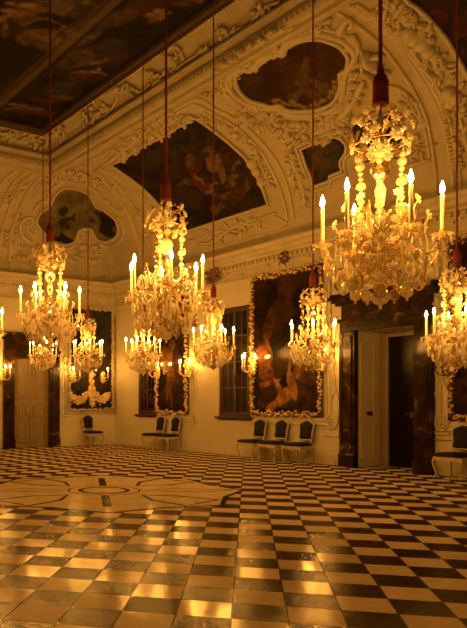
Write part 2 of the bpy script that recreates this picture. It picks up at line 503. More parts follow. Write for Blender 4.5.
# ceiling painting: one flat picture with an architectural band and crowds of figures
def hsh(x, y, s=0): return noise.noise(Vector((x, y, s*7.3)))
def turb(x, y, s=0): return noise.fractal(Vector((x, y, s*7.3)), 1.0, 2.0, 4)
def lerp(a, b, t): return tuple(a[i]+(b[i]-a[i])*t for i in range(3))
def sstep(a, b, x):
    t = max(0, min(1, (x-a)/(b-a))); return t*t*(3-2*t)
def blobpaint(base1, base2, blobs, scale, seed, wob=.05):
    """blobs: (x, y, rx, ry, angle, colour, strength) in picture units; edges wander like brushwork"""
    def f(x, y):
        c = lerp(base1, base2, sstep(-.4, .4, turb(x*scale*1.4, y*scale*1.4, seed)))
        wx = x + wob*hsh(x*scale*2.2, y*scale*2.2, seed+1); wy = y + wob*hsh(x*scale*2.2, y*scale*2.2, seed+2)
        for bx, by, rx, ry, an, col, st in blobs:
            ca, sa = math.cos(an), math.sin(an)
            u = ((wx-bx)*ca + (wy-by)*sa)/rx; v = (-(wx-bx)*sa + (wy-by)*ca)/ry
            q = u*u + v*v
            if q < 1.35:
                k = st*(1-sstep(.85, 1.25, q))
                sh = .74 + .55*hsh(x*scale*4, y*scale*4, seed+4) + .45*turb(x*scale*9, y*scale*9, seed+5)
                c = lerp(c, tuple(max(0, ch*sh) for ch in col), k)
        return c
    return f
def set_cols(me, cols):
    at = me.color_attributes.new('Col', 'FLOAT_COLOR', 'POINT')
    for i, c in enumerate(cols): at.data[i].color = (max(0,c[0]), max(0,c[1]), max(0,c[2]), 1)
def grid_picture(name, mat, place, nu, nv, colour, parent=None, keep=None):
    """a painted surface: place(u, v) -> point, colour(u, v) -> rgb, keep(u, v) -> inside the outline"""
    bm = NB(); vv = {}; cols = []
    def V(i, j):
        if (i, j) not in vv:
            vv[i, j] = bm.verts.new(place(i/nu, j/nv)); cols.append(colour(i/nu, j/nv))
        return vv[i, j]
    for i in range(nu):
        for j in range(nv):
            if keep and not keep((i+.5)/nu, (j+.5)/nv): continue
            bm.faces.new((V(i,j), V(i+1,j), V(i+1,j+1), V(i,j+1)))
    me = bpy.data.meshes.new(name); bm.to_mesh(me); bm.free()
    me.materials.append(M[mat]); set_cols(me, cols)
    o = bpy.data.objects.new(name, me); COL.objects.link(o)
    if parent: o.parent = parent
    return o

def in_poly(x, y, poly):
    c = False; n = len(poly); j = n-1
    for i in range(n):
        xi, yi = poly[i][0], poly[i][1]; xj, yj = poly[j][0], poly[j][1]
        if (yi > y) != (yj > y) and x < (xj-xi)*(y-yi)/(yj-yi)+xi: c = not c
        j = i
    return c
FL = (.36,.20,.085); FLd = (.20,.10,.045); RED = (.16,.03,.015); OCH = (.26,.15,.045); DRK = (.012,.007,.004)
GRN = (.07,.06,.028); CLD = (.20,.14,.065); BLU = (.06,.055,.045); WHT = (.45,.34,.20)

# ---- the great flat ceiling painting
CZ = 9.32
def cz(px, py): p = on_z(px, py, CZ); return p.x, p.y
cb = []
def cblob(px, py, rx, ry, an, col, st=.9):
    x, y = cz(px, py); cb.append((x, y, rx, ry, an, col, st))
cblob(22, 55, .75, 1.3, .2, (.010,.005,.003), 1)
cblob(62, 22, .8, .9, 0, CLD, .8); cblob(70, 35, .5, .9, .3, OCH, .55); cblob(36, 14, .45, .5, 0, FLd, .8)
cblob(22, 4, .10, .32, 1.1, FL, 1); cblob(15, 12, .09, .36, 1.2, FL, 1); cblob(4, 18, .09, .28, .3, FL, .9); cblob(4, 30, .08, .30, -.3, FLd, .9)
cblob(42, 26, .14, .38, .9, DRK, 1); cblob(58, 18, .13, .40, 1.3, DRK, 1); cblob(30, 38, .35, .3, 0, FLd, .6)
cblob(52, 46, .12, .26, .3, FLd, .8); cblob(88, 20, .5, .5, .5, DRK, .7); cblob(100, 52, .3, .8, .2, GRN, .7)
cblob(97, 62, .09, .30, .6, FL, 1); cblob(88, 74, .09, .36, 1.2, FL, 1); cblob(99, 71, .08, .22, -.4, FL, .9); cblob(105, 76, .07, .26, 1.3, FLd, 1)
cblob(80, 78, .2, .3, .3, RED, .7); cblob(110, 60, .2, .4, .2, RED, .5); cblob(64, 97, .12, .35, 1.2, FLd, .8); cblob(45, 100, .16, .4, 1.3, RED, .7)
cblob(14, 105, .10, .5, 1.35, FL, .9); cblob(26, 107, .14, .5, 1.35, CLD, .8); cblob(38, 112, .14, .6, 1.3, RED, .7); cblob(5, 108, .08, .3, .9, FLd, .9)
cblob(60, 88, .3, .5, .4, GRN, .7); cblob(30, 118, .2, .7, 1.2, DRK, .8); cblob(155, 18, .16, .30, .9, FL, .95); cblob(163, 13, .10, .28, 1.2, WHT, .9)
cblob(150, 22, .12, .22, .5, FLd, .9); cblob(125, 28, .5, .45, .6, DRK, .9); cblob(140, 45, .28, .35, .6, DRK, .8); cblob(150, 4, .25, .6, .5, RED, .5)
cblob(185, 3, .10, .3, .9, FLd, .7); cblob(110, 20, .25, .6, .6, OCH, .4); cblob(75, 60, .3, .5, .2, OCH, .35)
base_c = blobpaint((.007,.0035,.0015), (.034,.019,.008), cb, .9, 3, .16)
def ceil_col(u, v):
    x = 3.3 + u*(9.1-3.3); y = 3.0 + v*(17.45-3.0)
    c = base_c(x, y)
    for x0, w, col, st in ((7.48,.10,(.17,.11,.04),.75),(7.30,.07,(.11,.07,.028),.7),(7.62,.05,(.02,.012,.005),.8),(7.13,.05,(.03,.018,.008),.6)):
        d = abs(x-x0+.03*hsh(x, y*.5, 9))
        if d < w and y < 16.9: c = lerp(c, col, st*(1-sstep(w*.7, w, d)))
    return tuple(q*.85 for q in c)
cp = thing('ceiling_painting', 'vast dark flat ceiling painting crowded with figures inside a beaded gilt border', 'painting', (6.2, 10, CZ))
g = grid_picture('canvas', 'fresco', lambda u, v: Vector((3.3+u*5.8-6.2, 3.0+v*14.45-10, 0)), 130, 300, ceil_col, cp)
for o, nm in ((ceil_frame, 'frame'), (ceil_beads, 'beaded_edge')):
    o.name = nm; o.parent = cp; o.location = -cp.location; del o['kind']
# flat plaster behind it, closing the room
bm = NB(); quad(bm, [(XL+3, YF, CZ+.05), (XR-3.9, YF, CZ+.05), (XR-3.9, YB-2.6, CZ+.05), (XL+3, YB-2.6, CZ+.05)])
struct('trim_6', bm, 'stucco')

# ---- frescoes let into the vault
def fresco(name, label, outline, blobs, base, scale, seed, frames, closed_smooth=True, step=1.3, loops=3):
    poly = [(p.x, p.y) for p in smooth_pts([(x, y, 0) for x, y in outline], loops, True)] if closed_smooth else outline
    x0 = min(p[0] for p in poly)-1; x1 = max(p[0] for p in poly)+1
    y0 = min(p[1] for p in poly)-1; y1 = max(p[1] for p in poly)+1
    nu, nv = int((x1-x0)/step)+1, int((y1-y0)/step)+1
    xc, yc = (x0+x1)/2, (y0+y1)/2
    o0, n0 = surf(xc, yc)
    root = thing(name, label, 'painting', o0)
    fcol = blobpaint(base[0], base[1], blobs, scale, seed, 5)
    grid_picture('canvas', 'fresco', lambda u, v: surf(x0+u*(x1-x0), y0+v*(y1-y0), .025)[0]-o0, nu, nv,
                 lambda u, v: fcol(x0+u*(x1-x0), y0+v*(y1-y0)), root, lambda u, v: in_poly(x0+u*(x1-x0), y0+v*(y1-y0), poly))
    bm = NB()
    pts = [p-o0 for p in smap(poly, .03)]
    for off, r in frames:
        tube(bm, pts, r, 6, True)
    obj('frame', bm, 'relief' if frames[0][1] > .035 else 'darkgilt', root, True)
    return root
PANEL_L = [(110.6,164),(117,161),(123.7,158.5),(135,150),(147,143),(158,138),(169.6,132),(177,126),(183.5,123.7),(190,119),(195.5,117),(203,121.5),(211.4,127.8),(221,135),(230,142.4),(245.4,156.5),(258,177),(264,190),(269,205),(250,211),(230,217.5),(205,225.5),(180,234),(172,222),(164,210),(155.7,200),(141.8,186.3),(125,173.8)]
fresco('vault_fresco', 'dark battle fresco with curved sides on the vault above the two-chair group', PANEL_L,
  [(214,162,7,9,.4,(.26,.15,.06),.9),(209,150,5,4,0,FLd,.9),(222,172,5,9,-.5,OCH,.8),(196,170,5,11,.4,RED,.8),(205,185,12,5,.3,RED,.8),(190,160,4,7,.2,FLd,.8),(233,180,4,9,.6,FLd,.8),(240,193,9,4,-.3,RED,.8),(222,195,9,4,.2,FLd,.7),(206,200,6,5,0,DRK,.9),(186,183,6,4,.3,OCH,.6),(178,150,10,6,-.4,GRN,.5),(228,157,6,4,.5,RED,.6),(247,183,3,8,-.2,FLd,.7),(218,208,8,4,-.3,OCH,.5),(170,170,5,4,.3,RED,.5),(150,160,14,8,-.4,GRN,.4),(236,165,2,9,.7,FL,.7),(200,178,2,8,-.9,FL,.7),(213,188,2,8,.9,FL,.6)],
  ((.014,.007,.004),(.045,.022,.010)), .06, 5, [(0,.045)], False, 1.3)
CART = [(235,77),(238,70),(246,68.5),(253,66.5),(256,69.5),(258,64.5),(266,58),(275.5,53),(283,54),(285.5,49),(287.5,45.5),(298,40),(310,37.4),(322,38),(331,41),(338,44),(343,48.5),(347,54),(348.5,60),(346,69.5),(340,73.5),(341.4,84.5),(335.4,99.4),(328,105),(319,108.5),(307,109.8),(295,110),(286,108.5),(280,104),(271,105.5),(261,102.5),(250,99.4),(241,92),(237,85)]
fresco('vault_fresco', 'brown cartouche fresco with a seated winged figure and a curling pale ribbon', CART,
  [(306,60,5,5,0,FLd,.9),(302,75,8,12,.25,(.17,.085,.03),.9),(299,90,4,12,.5,FLd,.8),(315,78,9,4,-.4,(.15,.08,.03),.8),(322,86,12,5,.5,OCH,.6),(292,98,4,9,.4,(.18,.10,.04),.8),(285,64,13,5,-.2,(.12,.055,.02),.7),(318,52,5,9,.5,(.12,.05,.02),.7),(312,94,9,5,.5,(.20,.11,.04),.7),(255,88,12,5,.2,(.08,.04,.015),.6)]
  + [(x,y,3.4,2.6,0,(.42,.30,.16),.9) for x,y in ((343,72),(340,77),(337.5,82),(336.5,87),(333,92),(329,96.5),(324,100),(318,103),(311,105),(304,105.5),(297,104.5),(290,101.5),(283,100.5),(276,100.5))],
  ((.040,.016,.006),(.075,.032,.011)), .05, 8, [(0,.05)])
SMALL = [(300.7,148.8),(313,143.5),(322,140.5),(329,137.3),(335,135.8),(341,138),(346.5,143.5),(347,149),(345.6,154),(341,160.4),(341,166),(343,170.7),(330,176),(329.5,181),(314.8,186.4),(311,176),(307,166.8)]
fresco('vault_fresco', 'small greenish grisaille fresco panel below the brown cartouche fresco', SMALL,
  [(328,146,12,7,.2,(.10,.085,.04),.8),(322,163,8,9,.5,(.12,.10,.05),.7),(318,156,4,8,.8,(.15,.12,.06),.7),(334,165,5,4,.2,(.10,.08,.035),.7),(336,150,5,4,0,(.05,.045,.02),.8)],
  ((.025,.020,.009),(.065,.050,.022)), .09, 12, [(0,.04)], False, 1.0)
QUAT = [(351.5,129),(355,120),(362,115),(374,118),(389,112),(398,114),(403,122),(402,132),(406,142),(410,154),(398,160),(384,158),(366,164),(362,152),(355,146)]
fresco('vault_fresco', 'small dark quatrefoil fresco behind the crown of the largest chandelier', QUAT,
  [(378,135,9,7,.3,(.07,.05,.02),.7),(392,146,7,5,.3,(.06,.045,.02),.7)], ((.018,.012,.006),(.045,.032,.014)), .09, 14, [(0,.04)], False, 1.0)
PANEL_R = [(380,-60),(395,-18),(407.7,0),(418,7),(426.8,14.7),(438,27),(447,38),(459,58.6),(467,73),(476,94),(484,120),(488,142),(520,131),(560,118),(560,40),(560,-60)]
fresco('vault_fresco', 'dark red-brown fresco bordered by a band of stucco fruit, cut by the picture corner', PANEL_R,
  [(440,14,10,6,.4,RED,.6),(458,30,5,12,.3,RED,.6),(455,8,8,5,.2,(.07,.03,.012),.7),(463,52,4,8,.2,FLd,.4),(430,4,8,4,.3,(.06,.025,.01),.6)],
  ((.016,.007,.004),(.05,.018,.009)), .06, 17, [(0,.045)], False, 1.6)
CORN = [(37,224),(38,216),(43,210.5),(49.5,206.5),(52.5,199),(57,192.5),(61.5,189),(66.8,187.5),(76,188.5),(84.8,191.4),(92,198),(96.4,206.8),(103,209),(110.5,214.5),(116,220),(118.5,227.4),(117,236),(106.6,241.8),(97,240),(93,233),(91,229.5),(85,228.4),(79,231),(77,235),(74.5,241.5),(69,244.5),(60,244.5),(49,239),(42,231)]
fresco('vault_fresco', 'green-grey cartouche fresco of draped figures in the corner of the vault', CORN,
  [(66,222,12,5,-.3,(.025,.020,.010),.9),(88,214,10,3.5,.25,(0.216,0.180,0.081),.9),(82,222,10,4,.3,(0.198,0.162,0.081),.8),(107,226,9,12,-.2,(.014,.012,.007),.95),(60,239,14,4,.1,(.012,.009,.005),.95),(74,226,7,6,.3,(0.180,0.135,0.063),.9),(64,210,3.5,6,.4,(.02,.015,.008),.9),(92,221,5,2.5,.3,(.02,.016,.009),.8),(70,200,12,7,.1,(0.153,0.135,0.065),.7),(52,226,7,6,0,(0.162,0.135,0.065),.8),(100,212,5,3,.4,(.03,.025,.012),.8)],
  ((.15,.125,.052),(.25,.205,.09)), .07, 21, [(0,.045)])

# ------------------------------------------------------------------ stucco relief on the vault
TRIM = [7]
def trim_obj(bm, mat='relief', smooth=True, parent=None):
    o = struct('trim_%d' % TRIM[0], bm, mat, parent, smooth); TRIM[0] += 1; return o
def rail(bm, pts, r, off=.0, sub=4, n=6, closed=False):
    r *= 1.5
    tube(bm, smap([(p.x, p.y) for p in smooth_pts([(x, y, 0) for x, y in pts], sub, closed)], off), r, n, closed)
def volute(bm, px, py, r0, turns, a0, cw, rad, off=.02):
    """a spiral scroll centred at px, py, r0 pixels wide"""
    o, nrm = surf(px, py, off)
    sc = (o-CAM).length/FPX
    t1 = nrm.cross(Vector((0,0,1))).normalized() if abs(nrm.z) < .95 else Vector((0,1,0)); t2 = nrm.cross(t1).normalized()
    N = int(14*turns)
    pts, rs = [], []
    for i in range(N+1):
        f = i/N; rr = r0*sc*(1-.88*f); a = a0 + cw*2*PI*turns*f
        pts.append(o + (t1*math.cos(a) + t2*math.sin(a))*rr); rs.append(rad*(1-.45*f))
    tube(bm, pts, rs, 6)
    ellipsoid(bm, o, t1*rad*1.5, t2*rad*1.5, nrm*rad*1.5, 8, 5)
def leaf(bm, o, nrm, dirv, L, W, H):
    d = (dirv - nrm*dirv.dot(nrm)).normalized(); s = nrm.cross(d); d = (d + nrm*.22).normalized()
    ellipsoid(bm, o + d*L*.5, d*L*.5, s*W*.5, nrm*H*1.35, 7, 5)
def foliage(bm, path, wid, n, seed, L=.16, H=.045, sub=6, stem=.025):
    """acanthus leaves, buds and fruit strewn along a path; wid in metres either side"""
    rr = random.Random(seed)
    P = [(p.x, p.y) for p in smooth_pts([(x, y, 0) for x, y in path], sub)]
    pts = [surf(x, y, .015) for x, y in P]
    if stem: tube(bm, [p for p, _ in pts], stem, 5)
    for _ in range(n):
        i = rr.randrange(len(pts)-1); p, nrm = pts[i]; q = pts[i+1][0]
        fwd = (q-p).normalized(); side = nrm.cross(fwd).normalized()
        w = rr.uniform(-1, 1)*wid
        o = p.lerp(q, rr.random()) + side*w
        d = fwd*rr.uniform(-.6, 1) + side*(math.copysign(1, w)*rr.uniform(.1, 1.0))
        l = L*rr.uniform(.6, 1.3)
        if rr.random() < .18: ellipsoid(bm, o, fwd*l*.28, side*l*.28, nrm*l*.28, 8, 5)
        else: leaf(bm, o, nrm, d, l, l*rr.uniform(.35, .55), H*rr.uniform(.6, 1.2))
def curl(bm, pts, r0, r1, off=.03, sub=5):
    P = [(p.x, p.y) for p in smooth_pts([(x, y, 0) for x, y in pts], sub)]
    W = smap(P, off); N = len(W)
    tube(bm, W, [r0+(r1-r0)*i/(N-1) for i in range(N)], 7)

# arch bands and mouldings round the battle fresco
bm = NB()
for pts in ([(103,168.5),(150,127),(194.5,99.3),(215,108),(230,115.4),(245.4,125.7),(263.4,143.7),(278.8,164.2),(289,190),(294,219)],
            [(95,172),(148,130),(186,107),(196,104),(213,113),(228,121),(244,133),(260,150),(271,168),(280,188),(286,208),(288,221)]):
    rail(bm, pts, .03, .01)
for pts in ([(100,167),(117,183.5),(130.6,203),(142,225),(150,250)], [(95,172),(111,188),(124,207),(134,230),(141,255)], [(106,171),(123,182),(139,199),(151,219),(158,240)]):
    rail(bm, pts, .028, .01)
for pts in ([(270,214),(288,226),(240,241),(190,256)], [(232,226),(277,213)], [(190,240),(262,218)]): rail(bm, pts, .02, .01, 3)
trim_obj(bm)
bm = NB()
foliage(bm, [(113,157),(133,144),(158,130),(183,114)], .20, 90, 1, .20, .07, stem=.05)
foliage(bm, [(203,113),(222,123),(243,139),(259,160),(270,186)], .12, 60, 2, .16, .05, stem=.03)
for x, y, s in ((253,163,.16),(257,171,.14),(262,182,.12),(235,134,.11),(241,140,.10),(123,150,.11),(152,136,.12),(158,133,.10)):
    o, nn = surf(x, y, .04); t = nn.orthogonal().normalized(); ellipsoid(bm, o, t*s, nn.cross(t)*s, nn*s*.7, 9, 6)
trim_obj(bm)
bm = NB()
foliage(bm, [(112,184),(126,196),(140,214),(150,236)], .10, 40, 3, .16, .05)
foliage(bm, [(205,240),(222,234),(240,226),(262,222)], .12, 40, 4, .18, .04)
curl(bm, [(200,244),(215,242),(224,234),(233,228),(243,226),(247,231),(240,234)], .05, .02)
volute(bm, 226, 228, 4, 1.3, 0, 1, .035); volute(bm, 260, 224, 4, 1.3, 2, -1, .03); volute(bm, 206, 232, 4, 1.3, 1, 1, .035)
trim_obj(bm)
# arch bands beside the corner fresco
bm = NB()
for pts in ([(45,169),(33.4,173.4),(20.6,186),(10,206.8),(2,230),(-2,262)], [(36,168),(25.7,172),(12.8,184),(2,205),(-8,235)], [(28,166),(17,170),(4,180),(-8,202),(-16,235)], [(48,173),(38,179),(27,193),(17,215),(11,240),(9,262)]):
    rail(bm, pts, .035, .01)
for pts in ([(12,258),(12,272),(60,284),(105,276)], [(20,252),(22,264),(60,273),(96,268),(104,258)]): rail(bm, pts, .025, .01, 3)
trim_obj(bm)
bm = NB()
curl(bm, [(30,243),(22,236),(20,224),(26,218),(33,219),(35,224)], .09, .035); curl(bm, [(34,236),(27,230),(29,222)], .06, .03)
curl(bm, [(36,246),(45,249),(58,250),(70,248),(80,240)], .06, .05); curl(bm, [(99,244),(108,247),(118,243),(124,234),(123,224),(117,216)], .06, .05)
curl(bm, [(34,210),(40,202),(48,200),(51,190),(58,184),(67,181),(78,182),(88,184)], .06, .05)
curl(bm, [(86,184),(97,191),(103,200),(113,207),(121,215)], .06, .05)
for x, y, r, t, a, c in ((28,222,6,1.5,0,1),(84,233,5,1.6,1,1),(78,238,3,1.3,2,-1),(92,236,3,1.3,2,1),(108,202,4,1.5,1,-1),(45,195,4,1.5,2,1),(60,180,4,1.4,0,1),(76,178,4,1.4,1,-1),(122,212,4,1.4,3,1),(38,250,4,1.4,0,-1)):
    volute(bm, x, y, r, t, a, c, .045)
foliage(bm, [(40,183),(55,176),(70,173),(85,176),(100,184)], .16, 60, 5, .22, .06)
foliage(bm, [(20,252),(40,256),(62,258),(84,252),(100,256)], .20, 80, 6, .20, .05)
foliage(bm, [(8,205),(14,192),(24,180)], .12, 26, 7, .18, .05); foliage(bm, [(8,250),(11,232),(16,215)], .1, 24, 8, .16, .05)
trim_obj(bm)
# surrounds of the brown cartouche fresco
bm = NB()
off = lambda P, k, c: [(c[0]+(x-c[0])*k, c[1]+(y-c[1])*k) for x, y in P]
rail(bm, off(CART[::2], 1.13, (293,76)), .05, .02, 4, 7, True); rail(bm, off(CART[::2], 1.24, (293,76)), .03, .01, 4, 6, True)
for x, y, r, t, a, c in ((349,45,5,1.5,0,1),(353,37,4,1.4,1,-1),(232,66,4,1.5,0,1),(246,60,4,1.4,2,-1),(263,112,4,1.5,1,1),(275,112,3,1.4,3,-1),(296,117,4,1.4,0,1),(226,88,4,1.5,2,1),(289,40,4,1.5,2,-1),(283,47,3,1.4,0,1),(347,96,5,1.5,0,1),(343,105,4,1.5,1,-1),(352,75,4,1.4,1,1),(340,30,4,1.4,1,1)):
    volute(bm, x, y, r, t, a, c, .045)
curl(bm, [(340,32),(344,22),(350,18),(352,24),(347,27)], .08, .03); curl(bm, [(352,34),(358,44),(357,54),(352,60)], .07, .04)
curl(bm, [(286,36),(276,42),(270,48),(262,50)], .07, .03); curl(bm, [(250,62),(240,66),(233,74),(231,84)], .06, .05)
foliage(bm, [(222,78),(238,60),(262,44),(286,31),(310,24),(332,22)], .14, 70, 9, .2, .06)
trim_obj(bm)
bm = NB()
foliage(bm, [(243,108),(258,116),(276,124),(300,131),(322,132),(342,122)], .22, 120, 10, .24, .08)
foliage(bm, [(334,122),(347,108),(356,96),(362,84)], .12, 40, 11, .2, .07, stem=.08)
curl(bm, [(322,128),(336,120),(349,108),(358,94),(364,80)], .09, .05); curl(bm, [(312,133),(330,127),(348,120)], .06, .04)
for i in range(7):
    rr = random.Random(40+i); x, y = 330+rr.uniform(-10,12), 120+rr.uniform(-8,8)
    o, nn = surf(x, y, .06); curl(bm, [(x-9,y+6),(x,y),(x+9,y-7)], .03, .02, .08)
trim_obj(bm)
# winged putto riding the cartouche's shoulder
bm = NB()
def lump(x, y, a, b, an, h, off=.08):
    o, nn = surf(x, y, off); s = (o-CAM).length/FPX
    t1 = nn.cross(Vector((0,0,1))).normalized(); t2 = nn.cross(t1).normalized()
    ca, sa = math.cos(an), math.sin(an)
    ellipsoid(bm, o, (t1*ca+t2*sa)*a*s, (t2*ca-t1*sa)*b*s, nn*h, 10, 7)
lump(371,61,4,7,.5,.14); lump(367,52,3.4,3.4,0,.15,.12); lump(378,66,2.2,6,1.2,.1); lump(364,66,2,6,-.5,.1); lump(361,60,1.8,6,1.1,.09); lump(386,70,1.6,6,1.0,.08); lump(377,54,3,8,1.1,.06); lump(371,74,2,6,.2,.1); lump(356,70,1.6,5,.9,.07)
trim_obj(bm)
# border of the two small panels, the plain band and the roped arch
bm = NB()
rail(bm, off(SMALL, 1.22, (325,160)), .03, .01, 1, 6, True)
for pts in ([(263,120),(280,136),(292,158),(302,184),(306,207),(316,206),(311,180),(304,160)], [(282,142),(296,136),(303,132)], [(285,150),(296,172),(302,196),(305,207)]): rail(bm, pts, .025, .01, 3)
foliage(bm, [(285,144),(293,160),(299,178),(305,198)], .10, 46, 12, .16, .06)
volute(bm, 296, 168, 4, 1.5, 0, 1, .04); volute(bm, 303, 190, 3, 1.4, 1, -1, .035)
trim_obj(bm)
bm = NB()
for pts in ([(346,4),(374,22),(394.5,41),(415,67.4),(429.7,91),(438.5,110),(446,135),(452.5,171),(454,190)],
            [(356,3),(382,21),(403,40),(424,67),(440,92),(450,120),(459,170),(461,188)],
            [(338,12),(362,28),(383,47),(402,72),(418,98),(428,124),(435,165),(437,195)],
            [(383,85),(400,88.7),(416,104.6),(425,130),(430,158)], [(400,168),(430,160)]): rail(bm, pts, .028, .01)
P = [surf(p.x, p.y, .02) for p in smooth_pts([(x,y,0) for x,y in [(352,5),(378,22),(399,41),(420,67),(435,92),(444,115),(456,171)]], 16)]
for i in range(len(P)-1):
    (p, nn), q = P[i], P[i+1][0]; f = (q-p); s = nn.cross(f).normalized()
    ellipsoid(bm, p, f.normalized()*.035, s*.06, nn*.035, 6, 4)
volute(bm, 424, 121, 4, 1.5, 0, 1, .05); volute(bm, 410, 118, 4, 1.5, 0, 1, .045)
foliage(bm, [(402,95),(413,108),(421,124)], .1, 24, 13, .14, .05); foliage(bm, [(405,160),(414,146),(428,152)], .14, 34, 14, .16, .05)
trim_obj(bm)
bm = NB()
foliage(bm, [(384,2),(398,15),(414,30),(428,50),(443,78)], .17, 120, 15, .19, .07, stem=.05)
foliage(bm, [(450,92),(459,114),(466,140),(472,162)], .16, 70, 16, .18, .07, stem=.05)
for x, y, s in ((410,32,.16),(416,36,.17),(424,42,.16),(430,50,.13),(436,55,.11),(421,34,.12),(450,92,.14),(456,97,.14),(452,102,.12)):
    o, nn = surf(x, y, .06); t = nn.orthogonal().normalized(); ellipsoid(bm, o, t*s, nn.cross(t)*s, nn*s*.8, 9, 6)
curl(bm, [(393,16),(402,8),(412,8)], .06, .03); curl(bm, [(440,66),(450,70),(462,66)], .05, .03)
trim_obj(bm)

# relief scattered on the little cove over the upper cornice
def small_cove(px, py):
    d = ray(px, py)
    # the cove runs at 45 degrees: find where it crosses x = XR-t, z = 8.9+ (t-3.55)*.7 on the long side
    a = d.z + .7*d.x; zz = (8.9-EYE + .7*(XR-3.55))/a
    p = CAM + d*zz
    yb = YB-TY-(XR-p.x-TX)
    if p.y > yb:
        a = d.z + .7*d.y; zz = (8.9-EYE + .7*(YB-TY-.05))/a; p = CAM + d*zz
        return p, Vector((0,-.57,-.82))
    return p, Vector((-.57,0,-.82))
bm = NB()
def cove_scroll(pts, r0, r1):
    W = [small_cove(p.x, p.y)[0] + small_cove(p.x, p.y)[1]*.0 for p in smooth_pts([(x,y,0) for x,y in pts], 5)]
    tube(bm, W, [r0+(r1-r0)*i/(len(W)-1) for i in range(len(W))], 6)
def cove_leaves(x, y, w, h, n, seed):
    rr = random.Random(seed)
    for _ in range(n):
        o, nn = small_cove(x+rr.uniform(-w,w), y+rr.uniform(-h,h))
        d = Vector((rr.uniform(-1,1), rr.uniform(-1,1), rr.uniform(-1,1)))
        leaf(bm, o, nn, d, rr.uniform(.10,.24), .08, .04)
cove_scroll([(108,94),(114,90),(117,98),(112,108),(104,116),(96,118)], .05, .03)
cove_scroll([(112,88),(120,92),(132,88),(140,92),(150,84)], .045, .03); cove_scroll([(165,52),(174,46),(180,52),(184,60)], .05, .03)
cove_scroll([(170,76),(180,66),(192,58),(204,52)], .04, .03); cove_scroll([(222,40),(236,30),(250,26),(262,20)], .05, .03); cove_scroll([(252,24),(264,8),(280,2)], .05, .03)
for i, (x, y, w, h, n) in enumerate([(100,112,8,8,26),(84,118,5,5,14),(122,88,8,4,14),(172,62,7,8,26),(158,78,6,4,14),(205,50,6,5,14),(228,36,10,5,26),(262,16,10,7,22),(58,132,5,6,20),(32,138,9,7,24),(44,140,4,8,20),(10,136,8,4,16)]):
    cove_leaves(x, y, w, h, n, 60+i)
trim_obj(bm)
# long carved run under the upper cornice
bm = NB()
foliage(bm, [(54,186),(80,166),(110,148),(150,124),(190,100),(215,90),(250,66),(290,42),(330,20)], .07, 110, 20, .15, .04, stem=.02)
trim_obj(bm)
# scrolled frieze on the entablature, with a dark medallion
bm = NB()
def frieze(y0, y1, seed):
    rr = random.Random(seed); n = int((y1-y0)/.09)
    pts = []
    for i in range(n+1):
        y = y0 + (y1-y0)*i/n; pts.append((XR-.035, y, 5.0+.07*math.sin(i*.55)))
    tube(bm, pts, .018, 5)
    for i in range(0, n, 2):
        p = Vector(pts[i]); s = 1 if (i//4) % 2 else -1
        leaf(bm, p, Vector((-1,0,0)), Vector((0, rr.uniform(-.4,.4), s)), .12, .05, .02)
for a, b in ((7.2,8.6),(10.2,11.7),(12.1,13.2),(13.6,14.6),(15.2,16.5),(17.2,19.0)): frieze(a, b, int(a*10))
trim_obj(bm)

# ------------------------------------------------------------------ marble portal in the right wall
door = bpy.data.objects.new('door_1', None); COL.objects.link(door); door.location = (XR, (P_Y0+P_Y1)/2, 0); door['kind'] = 'structure'
dy = door.location.y
def rel(bm): bmesh.ops.translate(bm, verts=bm.verts[:], vec=(-XR, -dy, 0)); return bm
JW = .40
for a, b in ((P_Y1, P_Y1+JW), (P_Y0-JW, P_Y0)):
    bm = NB()
    inner_lo = a if a == P_Y1 else b-.10
    box(bm, XR-.13, XR+.02, a, b, .0, P_H+.0, bev=.012)
    box(bm, XR-.17, XR-.12, a+.06, b-.12, .32, P_H-.1, bev=.012)
    box(bm, XR-.19, XR+.01, a-.0, b+.0, .0, .30, bev=.012)
    if a == P_Y1: box(bm, XR-.15, XR-.11, b-.09, b, .3, P_H, bev=.01)
    else: box(bm, XR-.15, XR-.11, a, a+.09, .3, P_H, bev=.01)
    obj('jamb', rel(bm), 'jamb_marble', door)
bm = NB(); y0, y1 = P_Y0-JW, P_Y1+JW
box(bm, XR-.13, XR+.02, y0, y1, P_H, P_H+.26, bev=.012); box(bm, XR-.19, XR-.1, y0-.02, y1+.02, P_H+.20, P_H+.29, bev=.012)
obj('lintel', rel(bm), 'jamb_marble', door)
bm = NB(); box(bm, XR-.11, XR+.02, y0+.03, y1-.03, P_H+.28, P_H+.62)
box(bm, XR-.14, XR-.10, y0+.5, y1-.5, P_H+.34, P_H+.56, bev=.01)
obj('frieze_block', rel(bm), 'jamb_marble', door)
bm = NB()
for k, (p, z0, z1) in enumerate(((.18,.60,.66),(.26,.66,.72),(.36,.72,.80),(.30,.80,.86))):
    box(bm, XR-p, XR+.02, y0-p*.5, y1+p*.5, P_H+z0, P_H+z1, bev=.012)
obj('cornice', rel(bm), 'jamb_marble', door)
